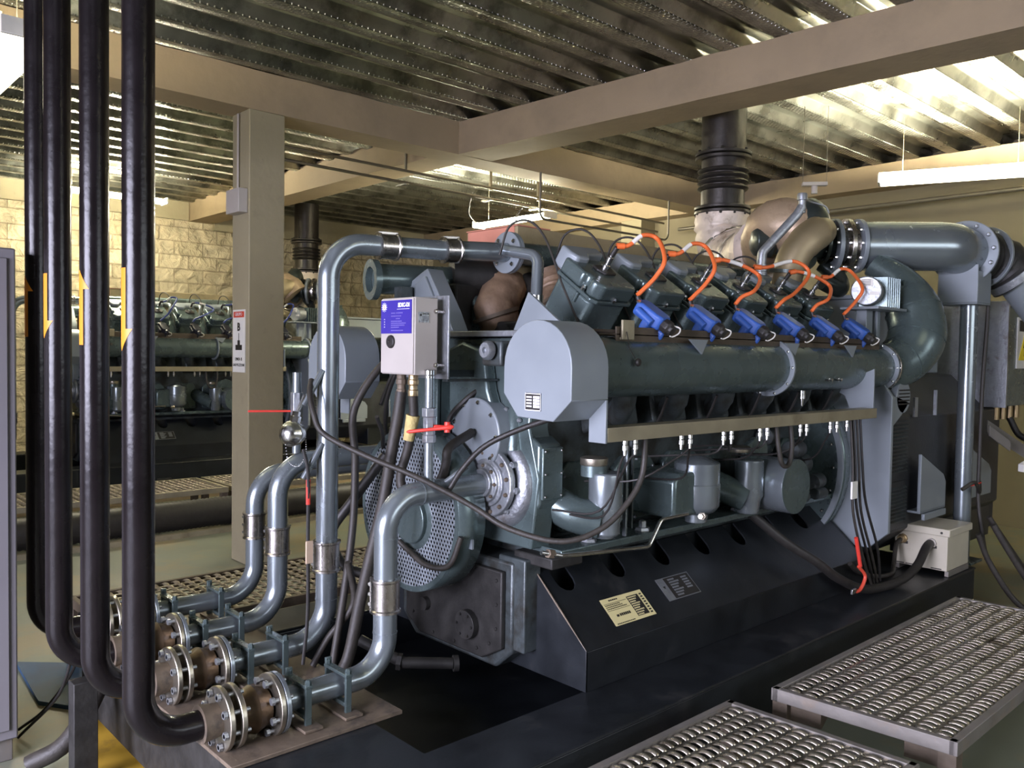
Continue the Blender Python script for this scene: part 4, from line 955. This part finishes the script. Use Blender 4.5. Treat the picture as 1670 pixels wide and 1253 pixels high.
MB().tube(spline([(4.84, 2.48, 2.42), (4.75, 2.47, 2.40), (4.655, 2.49, 2.34), (4.60, 2.53, 2.25), (4.585, 2.56, 2.12), (4.60, 2.60, 1.95)]), [.085]*6+[.10]*8+[.095]*8+[.085]*9, 24).build('compressor_outlet', 'shield', tu)
MB().ring((4.583, 2.555, 2.15), (0, -.1, 1), .115, .08, .02, 36).build('outlet_clamp', 'turbo', tu)
MB().tube(spline([(4.9, 2.5, 2.12), (5.02, 2.45, 2.08), (5.1, 2.5, 2.16), (5.08, 2.6, 2.25)]), .05, 16).build('oil_drain_bend', 'turbo', tu)
for k in range(3):
    d = Vector((.73, -.68, 0)); p = Vector((4.80, 2.78, 2.36))+d*(.36+k*.075)
    r = MB().ring(p, d, .168, .10, .028, 44).build('duct_flange', 'panel' if k != 1 else 'steel', tu, .003)
    MB().bolts(p, -d, .145, 10, .011, .018).build('flange_bolts', 'chrome', r)
MB().lathe([(.10, 0), (.115, .02), (.10, .04), (.118, .06), (.10, .08), (.118, .10), (.10, .12), (.112, .15)], Vector((4.80, 2.78, 2.36))+Vector((.73, -.68, 0))*.37, (.73, -.68, 0), 36).build('bellows', 'steel', tu)
MB().tube(fillet([(4.224, 2.522, 2.13), (4.231, 2.521, 2.24), (4.378, 2.396, 2.455), (4.40, 2.38, 2.50)], .05), .026, 14).lathe([(.034, 0), (.034, .02), (.030, .022), (.034, .024), (.034, .06)], (4.224, 2.522, 2.11), (0, 0, 1)).build('breather_pipe', 'castal', tu)
MB().lathe([(.020, 0), (.020, .07), (.028, .072), (.028, .10), (.024, .11)], (4.40, 2.38, 2.465), (0, 0, 1), 14).build('vent_stub', 'castal', tu)
MB().tube(spline([(4.42, 2.375, 2.55), (4.502, 2.39, 2.545), (4.587, 2.342, 2.524), (4.617, 2.33, 2.486)]), .005, 8).build('vent_line', 'castal', tu)
mb = MB(); pts = spline([(4.86, 2.123, 1.604), (4.98, 2.10, 1.615), (5.10, 2.06, 1.68), (5.18, 2.04, 1.80), (5.22, 2.08, 1.94), (5.23, 2.14, 2.06), (5.21, 2.22, 2.16), (5.18, 2.32, 2.24)], 6)
ER = [.125+.035*min(1, i/16)-.085*max(0, (i-24)/18) for i in range(len(pts))]
mb.tube(pts, ER, 32)
el = mb.build('charge_air_elbow', 'paint', G)
for k in (9, 17, 24): MB().ring(pts[k], pts[k+1]-pts[k-1], ER[k]+.0025, .10, .005, 40).build('weld_seam', 'paint', el)
MB().prism([(5.10, 2.12), (5.32, 2.18), (5.26, 2.02), (5.16, 1.98)], 'Y', 2.10, 2.115).build('elbow_gusset', 'paint', el)
# actuator motor
ac = MB().cyl((4.66, 2.12, 2.035), (4.78, 2.16, 2.035), .082, n=40).build('throttle_actuator', 'castal', G, .006)
mb = MB()
for k in range(7): mb.obox(Vector((4.80+k*.028, 2.14, 2.035)), (.95, .3, 0), (-.3, .95, 0), (0, 0, 1), .012, .15, .17)
mb.cyl((4.76, 2.15, 2.035), (5.0, 2.22, 2.035), .06); mb.build('cooling_ribs', 'paint', ac)
n = Vector((-.95, -.31, 0)).normalized(); s_ = Vector((.31, -.95, 0)).normalized()
q = Vector((4.66, 2.12, 2.035))
MB().obox(q+n*.002+Vector((0, 0, .045)), n, s_, (0, 0, 1), .003, .07, .04).obox(q+n*.002-s_*.0+s_*.045+Vector((0, 0, -.015)), n, s_, (0, 0, 1), .003, .05, .02).build('maker_label', 'label', ac)
mb = MB()
for k in range(4): mb.obox(q+n*.004+Vector((0, 0, .06-.009*k)), n, s_, (0, 0, 1), .0015, .05, .003)
mb.build('label_lines', 'ink', ac)
MB().prism([(4.62, 1.93), (5.0, 1.93), (5.0, 1.945), (4.62, 1.945)], 'Y', 2.03, 2.25).box(4.72, 4.80, 2.14, 2.20, 1.66, 1.93).box(4.86, 4.90, 2.14, 2.20, 1.66, 1.93).build('actuator_stand', 'panel', G, .003)

# ------------------------------------------------------------------ second generator set, a copy behind the column
def children_of(o): return [c for c in list(bpy.data.objects) if c.parent is o]
KIDS = {}
for o in bpy.data.objects:
    if o.parent: KIDS.setdefault(o.parent.name, []).append(o)
SKIP = {'rating_plate', 'plate_fields', 'plate_text', 'bolt', 'sensor_wire', 'drain_line'}
def copy_tree(o, parent=None, off=None):
    c = o.copy(); COL.objects.link(c)
    if parent: c.parent = parent
    if off is not None: c.location = o.location+Vector(off)
    b = o.name.split('.')[0]
    swap = {'ignition_coil': 'coil2', 'capacitor': 'coil2', 'ignition_lead': 'lead2', 'lead_boot': 'rubber', 'cable_plug': 'coil2', 'exhaust_heat_shield': 'shield'}
    if b in swap and c.data:
        c.material_slots[0].link = 'OBJECT'; c.material_slots[0].material = M[swap[b]]
    for ch in KIDS.get(o.name, []):
        if ch.name.split('.')[0] in SKIP or ch.get('nocopy'): continue
        copy_tree(ch, c)
    return c
OFF = Vector((.40, 7.30, .06))
G2 = copy_tree(G, None, OFF); G2['label'] = 'second blue grey gas engine generator set behind the column by the stone wall'
G2.location.z = G.location.z+.06
tE = copy_tree(tB, None, OFF); tE['label'] = 'blue cooling pipe of the second engine near the grey cabinet'
for z0 in (0,):
    tag(MB().box(1.6, 6.2, 9.1, 11.2, 0, .078).build('engine_plinth', 'concrete'), 'low concrete plinth under the second engine', 'plinth')

# ------------------------------------------------------------------ exhaust stacks
def stack(dx, dy, label):
    X, Y = 5.72+dx, 3.77+dy
    t = thing('exhaust_stack', (X, Y, 2.5), label, 'exhaust pipe', 'exhaust stacks')
    R = .172
    MB().cyl((X, Y, 3.24), (X, Y, ZC-.002), R, n=40).build('upper_pipe', 'stack', t)
    for z in (3.20, 3.235, 2.78, 2.815):
        f = MB().ring((X, Y, z-.012), (0, 0, 1), R+.045, R-.02, .024, 44).build('flange', 'stack', t, .004)
    mb = MB(); pr = [(R-.005, 0), (R-.005, .12)]
    for k in range(4): pr += [(R-.005, .13+k*.045), (R+.02, .14+k*.045), (R+.026, .15+k*.045), (R+.02, .16+k*.045), (R-.005, .168+k*.045)]
    pr += [(R-.005, .38)]
    mb.lathe(pr, (X, Y, 2.82), (0, 0, 1), 44); mb.build('bellows', 'stack', t)
    mb = MB(); mb.bolts((X, Y, 3.25), (0, 0, 1), R+.03, 12, .012, .014); mb.bolts((X, Y, 2.767), (0, 0, -1), R+.03, 12, .012, .014); mb.build('flange_bolts', 'stack', t)
    p = spline([(X, Y, 2.78), (X, Y, 2.62), (X-.0, Y-.06, 2.50), (X-.12, Y-.25, 2.40), (X-.30, Y-.45, 2.37), (X-.50, Y-.62, 2.37), (X-.66, Y-.76, 2.38)], 7)
    random.seed(5)
    mb = MB(); mb.tube(p, [.20+random.uniform(-.006, .012) for _ in p], 28)
    for v_ in mb.bm.verts: v_.co += Vector([random.uniform(-.006, .006) for _ in range(3)])
    w_ = mb.build('insulated_elbow', 'wrap', t, sharp=70)
    for k in (12, 24): MB().tube(p[k:k+2], .215, 28).build('wire_band', 'chrome', w_)
    q = spline([(X-.66, Y-.80, 2.36), (X-.80, Y-.88, 2.42), (X-.88, Y-.98, 2.48), (X-.86, Y-1.10, 2.46), (X-.80, Y-1.16, 2.36)], 6)
    mb = MB(); mb.tube(q, .17, 26)
    for v_ in mb.bm.verts: v_.co += Vector([random.uniform(-.005, .005) for _ in range(3)])
    mb.build('turbine_wrap', 'wrap2', t, sharp=70)
    return t
s1 = stack(0, 0, 'dark exhaust stack with bellows above the foreground engine')
s2_ = stack(.35, 7.2, 'distant exhaust stack behind the concrete column')

# ------------------------------------------------------------------ big intake duct on its post
t = thing('intake_duct', (5.9, 2.0, .35), 'big shiny air duct with round flange on a steel post', 'duct')
d0 = Vector((5.30, 2.33, 2.37))*1.0
dd = Vector((.73, -.68, 0)).normalized()
pts = fillet([Vector((5.20, 2.41, 2.36)), Vector((5.60, 2.035, 2.365)), Vector((5.98, 2.02, 2.345))], .22, 12)
MB().tube(pts, .152, 40).build('duct_elbow', 'pipe', t)
fl = MB().ring((5.83, 2.02, 2.348), (1, 0, 0), .205, .12, .022, 52).build('round_flange', 'panel', t, .003)
MB().bolts((5.83, 2.02, 2.348), (-1, 0, 0), .178, 12, .014, .016, .1).build('flange_bolts', 'castal', fl)
MB().ring((6.10, 2.0, 2.34), (1, -.25, -.1), .205, .12, .022, 52).bolts((6.10, 2.0, 2.34), (-1, 0, 0), .178, 12, .014, .016).build('round_flange', 'panel', t, .003)
MB().tube(spline([(5.98, 2.02, 2.345), (6.1, 1.99, 2.34), (6.2, 1.92, 2.30), (6.27, 1.84, 2.20)]), [.165+.008*(i % 3 == 0) for i in range(19)], 32).build('rubber_bend', 'dark', t)
MB().ring((6.24, 1.86, 2.24), (.45, -.5, -.75), .175, .13, .05, 44).build('clamp', 'castal', t)
MB().tube([(6.25, 1.86, 2.22), (6.56, 1.58, 1.72)], .115, 32).build('lower_duct', 'panel', t)
mb = MB(); mb.box(5.74, 5.98, 1.90, 2.14, 2.01, 2.02); mb.box(5.74, 5.75, 1.90, 2.14, 2.02, 2.26); mb.box(5.75, 5.98, 1.90, 1.91, 2.02, 2.22)
mb.build('cradle', 'panel', t, .003)
MB().cyl((5.90, 2.0, .352), (5.90, 2.0, 2.01), .052, n=32).build('post', 'pipe', t)
MB().box(5.80, 6.0, 1.90, 2.10, .335, .352).build('post_foot', 'paint', t, .003)
# cable fastened to the post
tag(MB().tube(spline([(6.04, 1.95, 2.30), (6.0, 1.92, 2.0), (5.98, 1.93, 1.5), (5.97, 1.93, 1.0), (5.96, 1.92, .7), (5.95, 1.86, .36)]), .013, 10).build('post_cable', 'cable'), 'brown black cable running down beside the duct post', 'cable')
tag(MB().tube(spline([(5.86, 1.94, .84), (5.92, 1.90, .86), (5.99, 1.94, .85), (5.98, 2.0, .83)]), .004, 6).build('cable_tie', 'red'), 'red wire tied round the duct post', 'wire')
for k, (pts, r) in enumerate(((((6.05, 1.95, .85), (5.9, 1.9, .80), (5.75, 1.88, .88), (5.65, 1.92, .84)), .012), (((5.80, 1.78, .62), (5.86, 1.70, .45), (5.95, 1.60, .25), (6.05, 1.45, .02)), .02), (((5.84, 1.82, .66), (5.95, 1.72, .45), (6.1, 1.6, .2), (6.2, 1.5, .02)), .016), (((5.78, 1.86, .55), (5.85, 1.80, .35), (5.95, 1.65, .1), (6.0, 1.4, .02)), .018))):
    tag(MB().tube(spline(pts), r, 10).build('floor_cable', 'cable'), ['short black cable hooked round the duct post', 'black cable leaving the junction box towards the floor', 'upper black cable falling behind the junction box', 'lowest black cable on the floor behind the junction box'][k], 'cable')
# cable ladder pieces at the right edge
tag(MB().obox(Vector((6.75, 1.80, .95))+Vector((.8, -.35, -.45)).normalized()*.62, (.8, -.35, -.45), (0, 0, 1), (.35, .8, 0), 2.34, .09, .012).build('cable_ladder', 'grateframe', bevel=.003), 'pale sloping steel channel right of the duct post', 'channel')
tag(MB().obox((6.25, 1.90, 1.13), (.8, -.35, -.5), (0, 0, 1), (.35, .8, 0), .22, .07, .012).build('perforated_strip', 'grateframe', bevel=.003), 'short pale perforated strip left of the duct post', 'strip')
cb = thing('output_cable', (6.5, 1.8, .9), 'thick black cable with pale tag at the right edge', 'cable')
MB().tube(spline([(6.26, 1.72, .98), (6.40, 1.64, 1.06), (6.55, 1.56, 1.16), (6.8, 1.55, 1.18), (7.05, 1.75, 1.08), (7.10, 2.0, 1.08), (7.10, 2.1, 1.23)]), .024, 12).build('cable', 'rubber', cb)
MB().obox((6.235, 1.735, .965), (.75, -.4, .4), (0, 0, 1), (.4, .75, 0), .08, .05, .05).build('end_tag', 'label', cb, .004)

# ------------------------------------------------------------------ junction box on the skid
t = thing('junction_box', (5.47, 2.02, .35), 'cream painted junction box with two black cables on the skid', 'junction box')
MB().box(5.30, 5.65, 1.87, 2.18, .385, .60).build('body', 'cream', t, .004)
MB().box(5.285, 5.665, 1.855, 2.195, .595, .64).build('lid', 'cream', t, .006)
for y in (1.875, 2.165): MB().box(5.31, 5.64, y-.012, y+.012, .352, .385).build('foot_rail', 'grateframe', t, .002)
mb = MB()
for y in (1.90, 2.15): mb.lathe([(.007, 0), (.007, .004)], (5.285, y, .617), (-1, 0, 0), 12)
for y in (1.90, 2.05, 2.12): mb.box(5.296, 5.30, y, y+.06, .392, .397)
mb.box(5.296, 5.30, 2.10, 2.16, .515, .53); mb.box(5.296, 5.30, 1.93, 1.99, .515, .53)
mb.build('box_details', 'ink', t)
for k, y in enumerate((2.13, 1.96)):
    z = .545
    MB().lathe([(.03, 0), (.03, .015), (.024, .018), (.024, .04)], (5.30, y, z), (-1, 0, 0), 8).build('cable_gland', 'brass' if k == 0 else 'white', t, .002)
tag(MB().tube(spline([(5.27, 1.96, .545), (5.20, 1.955, .53), (5.05, 1.95, .44), (4.85, 1.97, .385), (4.55, 2.02, .385), (4.3, 2.06, .48), (4.15, 2.10, .58), (3.98, 2.20, .70), (3.85, 2.32, .84)], 8), .025, 16).build('power_cable', 'rubber'), 'thick black cable curving from the front gland along the skid', 'cable')
tag(MB().tube(spline([(5.27, 2.13, .545), (5.2, 2.13, .52), (5.1, 2.10, .42), (4.95, 2.05, .395), (4.8, 2.09, .40), (4.6, 2.09, .46), (4.5, 2.09, .52)], 8), .013, 12).build('control_cable', 'cable'), 'thinner black cable from the rear gland of the junction box', 'cable')

# hanging looms with tag left of the junction box
lm = thing('wiring_loom', (4.30, 1.98, .8), 'bundle of dark hanging wires with red band and white tag under the tray', 'cable')
for k, (dx, dz) in enumerate(((0, 0), (.03, .02), (.07, 0), (.11, .04))):
    MB().tube(spline([(4.22+dx, 1.98, 1.335), (4.24+dx, 1.97, 1.1), (4.26+dx*1.3, 1.97, .85+dz), (4.40+dx*1.5, 1.97, .58+dz), (4.55+dx, 1.99, .42)]), .007, 8).build('wire', 'rubber' if k % 2 else 'cable', lm)
MB().box(4.19, 4.25, 1.945, 1.955, .93, 1.02).build('white_tag', 'label', lm, .001)
MB().tube([(4.27, 1.955, .72), (4.33, 1.955, .56)], .010, 8).build('red_band', 'red', lm)
MB().tube(spline([(4.32, 1.96, .56), (4.38, 1.95, .50), (4.33, 1.95, .44), (4.27, 1.96, .43)]), .009, 8).build('orange_band', 'inkred', lm)
MB().box(4.24, 4.29, 1.95, 1.962, .425, .45).build('pale_plug', 'chrome', lm, .002)

# ------------------------------------------------------------------ gas train control box
t = thing('control_box', (1.97, 2.72, 1.56), 'white control box with a violet label on the engine front', 'control box')
bx = MB().box(1.905, 2.015, 2.608, 2.832, 1.562, 1.862).build('housing', 'white', t, .004)
MB().box(1.899, 1.905, 2.612, 2.828, 1.566, 1.858).build('front_cover', 'white', t, .002)
MB().box(1.897, 1.8995, 2.620, 2.826, 1.722, 1.852).build('violet_panel', 'violet', t)
FX = 1.8965; RD = (0, -1, 0); UP = (0, 0, 1)
text('lettering', 'SDIC-DI', .022, (FX, 2.632, 1.832), RD, UP, 'inkw', t, align='RIGHT', bold=.0012)
mb = MB(); mb.box(FX-.0004, FX, 2.632, 2.715, 1.816, 1.8175); mb.build('rule_line', 'inkw', t)
for k, (y0, n, z) in enumerate(((2.755, 3, 1.802), (2.722, 5, 1.802), (2.755, 4, 1.790), (2.722, 4, 1.790), (2.722, 3, 1.780), (2.755, 8, 1.770), (2.755, 11, 1.762), (2.755, 10, 1.754), (2.755, 6, 1.746), (2.755, 9, 1.734))):
    mb = MB()
    for q in range(n): mb.box(FX-.0005, FX, y0-q*.0092-.0072, y0-q*.0092, z-.002, z+.002)
    mb.build('fine_print', 'inkv', t)
mb = MB(); mb.lathe([(.0125, 0), (.0125, .0006)], (FX, 2.802, 1.826), (-1, 0, 0), 20)
for a in range(12):
    an = a*PI/6; p = Vector((FX-.0003, 2.802+.0165*math.cos(an), 1.826+.0165*math.sin(an))); mb.obox(p, (1, 0, 0), (0, math.cos(an), math.sin(an)), (0, -math.sin(an), math.cos(an)), .0006, .0045, .003)
mb.build('gear_emblem', 'inkw', t)
text('emblem_letter', 'S', .020, (FX-.0008, 2.802, 1.826), RD, UP, 'inkred', t, align='CENTER')
mb = MB()
for k in range(4): mb.lathe([(.0022, 0), (.0022, .0008)], (FX, 2.800, 1.778-k*.010), (-1, 0, 0), 10)
mb.build('indicator_dots', 'inkw', t)
MB().lathe([(.026, 0), (.026, .006), (.022, .010), (.006, .010), (.005, .006)], (1.899, 2.756, 1.690), (-1, 0, 0), 32).build('rubber_grommet', 'rubber', t, .001)
MB().box(1.920, 1.970, 2.606, 2.608, 1.765, 1.805).build('side_label', 'castal', t)
text('side_lettering', 'SDIC-DI', .009, (1.938, 2.6055, 1.798), (1, 0, 0), UP, 'ink', t)
mb = MB()
for k in range(4): mb.box(1.938, 1.967, 2.6052, 2.606, 1.772+k*.005, 1.7735+k*.005)
mb.build('side_print', 'ink', t); MB().cyl((1.930, 2.607, 1.793), (1.930, 2.603, 1.793), .004).build('side_knob', 'ink', t)
for z in (1.81, 1.60): MB().lathe([(.009, 0), (.009, .01), (.005, .012)], (2.003, 2.608, z), (0, -1, 0), 12).cyl((2.015, 2.61, z), (2.06, 2.615, z), .006, n=10).build('cover_screw', 'steel', t)
MB().box(2.050, 2.058, 2.585, 2.90, 1.545, 1.875).build('mounting_plate', 'castal', t, .002)
mb = MB(); mb.box(2.058, 2.33, 2.70, 2.712, 1.55, 1.58); mb.box(2.058, 2.33, 2.60, 2.63, 1.535, 1.545); mb.build('bracket_arm', 'paintd', t, .002)
hl = []
for k, (y, m, z) in enumerate(((2.77, 'rust', 1.562), (2.69, 'rust', 1.562), (2.635, 'chrome', 1.562))):
    x = 1.96
    if k < 2: MB().lathe([(.020, 0), (.020, .02), (.023, .022), (.023, .04), (.018, .042), (.018, .06), (.021, .062), (.021, .085)], (x, y, z), (0, 0, -1), 10).build('cable_gland', 'brass' if k else 'rust', t, .001)
# vent hose from valve up to the box
MB().lathe([(.019, 0), (.019, .01), (.023, .012), (.019, .014), (.019, .03), (.023, .032), (.019, .034)], (1.965, 2.592, 1.55), (0, 0, 1), 20).build('ribbed_end', 'chrome', v)
# thick cables from the box down to the floor
tag(MB().tube(spline([(1.96, 2.77, 1.49), (1.95, 2.775, 1.40), (1.93, 2.79, 1.25), (1.90, 2.80, 1.05), (1.86, 2.82, .85), (1.82, 2.84, .65), (1.78, 2.85, .45), (1.74, 2.85, .372)]), .024, 14).build('thick_cable', 'cable'), 'left thick dusty cable hanging from the control box', 'cable')
tag(MB().tube(spline([(1.96, 2.69, 1.48), (1.97, 2.70, 1.38), (1.965, 2.73, 1.26), (1.955, 2.76, 1.16), (1.96, 2.75, 1.09), (1.99, 2.71, 1.06), (2.03, 2.66, 1.09), (2.06, 2.63, 1.15), (2.075, 2.62, 1.21), (2.09, 2.62, 1.27), (2.24, 2.66, 1.32)]), .019, 14).build('thick_cable', 'cable'), 'right thick dusty cable looping below the control box', 'cable')
tag(MB().tube([(1.968, 2.700, 1.40), (1.962, 2.720, 1.30)], [.028, .022], 12).build('rope_tie', 'foam'), 'yellow tie wrapped round the cable left of the red valve', 'tie')
tag(MB().tube(spline([(1.72, 3.06, 1.53), (1.69, 3.02, 1.48), (1.68, 2.97, 1.40), (1.70, 2.92, 1.32), (1.80, 2.76, 1.24), (1.90, 2.62, 1.18), (2.0, 2.50, 1.11), (2.06, 2.42, 1.06), (2.13, 2.30, .99), (2.24, 2.14, .955), (2.36, 2.05, 1.00), (2.46, 2.0, 1.10), (2.52, 1.985, 1.20), (2.54, 1.99, 1.335)], 7), .0115, 10).build('sensor_harness', 'cable'), 'long dusty cable drooping from the tall pipe across the pump', 'cable')
tag(MB().tube(spline([(2.02, 2.53, 1.12), (2.06, 2.50, 1.20), (2.12, 2.44, 1.29), (2.20, 2.33, 1.36), (2.30, 2.2, 1.42)]), .011, 10).build('diagonal_cable', 'rubber'), 'black cable rising diagonally from the pump to the intake box', 'cable')
for k, pts in enumerate((((2.25, 2.96, 1.60), (2.02, 2.92, 1.63), (1.87, 2.97, 1.42), (1.88, 2.98, 1.2), (1.86, 2.96, .95), (1.82, 2.95, .7), (1.75, 2.93, .375)), ((2.08, 3.05, 1.20), (1.98, 3.15, 1.0), (1.90, 3.2, .85), (1.92, 3.12, .72), (2.02, 3.0, .68)), ((1.80, 2.90, .80), (1.84, 2.92, .62), (1.76, 2.98, .48), (1.70, 3.0, .372)), ((2.10, 2.55, .92), (2.08, 2.60, .80), (2.06, 2.72, .78), (2.06, 2.85, .82), (2.05, 2.9, .85)))):
    tag(MB().tube(spline(pts), [.016, .022, .014, .012][k], 12).build('hose', ['cable', 'rubber', 'cable', 'cable'][k]), ['dusty hose hanging right behind the tall pipe', 'black looped hose beside the perforated guard', 'short brown hose touching the skid below the guard', 'hose curving across the perforated guard'][k], 'hose')
for k, pts in enumerate((((1.95, 2.93, 1.38), (2.02, 2.99, 1.30), (2.10, 3.10, 1.22), (2.2, 3.2, 1.15)), ((2.05, 2.9, 1.62), (2.05, 3.0, 1.45), (2.1, 3.08, 1.3), (2.2, 3.15, 1.25)), ((2.2, 3.0, 1.66), (2.12, 3.06, 1.55), (2.05, 3.05, 1.42)))):
    tag(MB().tube(spline(pts), .009, 8).build('engine_hose', 'rubber'), ['thin black hose behind the thick cables', 'second thin black hose on the far engine front', 'third thin black hose under the far intake box'][k], 'hose')

# ------------------------------------------------------------------ plates and stickers on the slanted cover
P0 = Vector((0, 2.126, .51)); P1 = Vector((0, 2.425, .775)); sd = (P1-P0).normalized(); sn = Vector((0, -sd.z, sd.y))
def on_slope(x, u, h=.0008): return Vector((x, P0.y, P0.z))+sd*u+sn*h
def slope_rect(mb, x0, x1, u0, u1, h0, h1):
    V = [mb.v(on_slope(x, u, h)) for h in (h0, h1) for x, u in ((x0, u0), (x1, u0), (x1, u1), (x0, u1))]
    for q in ((0, 3, 2, 1), (4, 5, 6, 7), (0, 1, 5, 4), (1, 2, 6, 5), (2, 3, 7, 6), (3, 0, 4, 7)): mb.f([V[i] for i in q])
def slab(name, x0, x1, u0, u1, h, m, par): mb = MB(); slope_rect(mb, x0, x1, u0, u1, 0 if par is None else h-.0006, h); return mb.build(name, m, par)
RX = (1, 0, 0)
t = thing('data_sticker', on_slope(2.7, .1), 'pale yellow data sticker on the slanted black cover', 'sticker')
slab('sticker_base', 2.608, 2.872, .059, .186, .0012, 'yellowlabel', t)
slab('black_panel', 2.764, 2.838, .073, .170, .0018, 'ink', t)
mb = MB()
for u in (.160, .128): slope_rect(mb, 2.615, 2.755, u, u+.0016, .0012, .0018)
for k in range(8): slope_rect(mb, 2.848, 2.862, .072+k*.013, .079+k*.013, .0012, .0016)
mb.build('sticker_lines', 'ink', t)
for x, u, n, w_, h_ in ((2.655, .171, 5, .009, .006), (2.618, .152, 9, .008, .004), (2.618, .1435, 10, .008, .004), (2.618, .135, 12, .008, .004), (2.668, .096, 6, .009, .012), (2.622, .064, 11, .008, .004)):
    mb = MB()
    for q in range(n): slope_rect(mb, x+q*(w_+.0025), x+q*(w_+.0025)+w_, u, u+h_, .0012, .0017)
    mb.build('sticker_print', 'ink', t)
mb = MB(); slope_rect(mb, 2.648, 2.662, .096, .106, .0012, .0018); mb.build('sticker_emblem', 'ink', t)
for k in range(9):
    mb = MB()
    for q in range(4 + k % 3): slope_rect(mb, 2.769+q*.0095, 2.776+q*.0095, .076+k*.0105, .0815+k*.0105, .0018, .0023)
    mb.build('panel_print', 'yellowlabel', t)
t = thing('engine_plate', on_slope(2.98, .16), 'metal rating plate beside the yellow sticker on the black cover', 'plate')
slab('plate_base', 2.998, 3.236, .093, .207, .0016, 'castal', t)
slab('black_field', 3.05, 3.231, .097, .203, .0022, 'ink', t)
mb = MB()
for k in range(7): slope_rect(mb, 3.075, 3.12+.012*(k % 3), .106+k*.0135, .114+k*.0135, .0022, .0028)
for k in range(5): slope_rect(mb, 3.17, 3.21, .13+k*.0135, .138+k*.0135, .0022, .0028)
mb.build('plate_fields', 'castal', t)
mb = MB(); V = [mb.v(on_slope(*q, .0022)) for q in ((3.016, .166), (3.034, .166), (3.025, .152))]; mb.f(V); mb.build('plate_emblem', 'ink', t, solid=.0006)
# plates of the second engine
t = thing('engine_plate', on_slope(2.98, .16)+OFF, 'pale metal plate on the skid of the second engine', 'plate')
KIDS2 = [o for o in bpy.data.objects if o.parent and o.parent.name == 'engine_plate']
for o in KIDS2:
    c = o.copy(); COL.objects.link(c); c.parent = t
    c.location = o.location
bpy.context.view_layer.update()
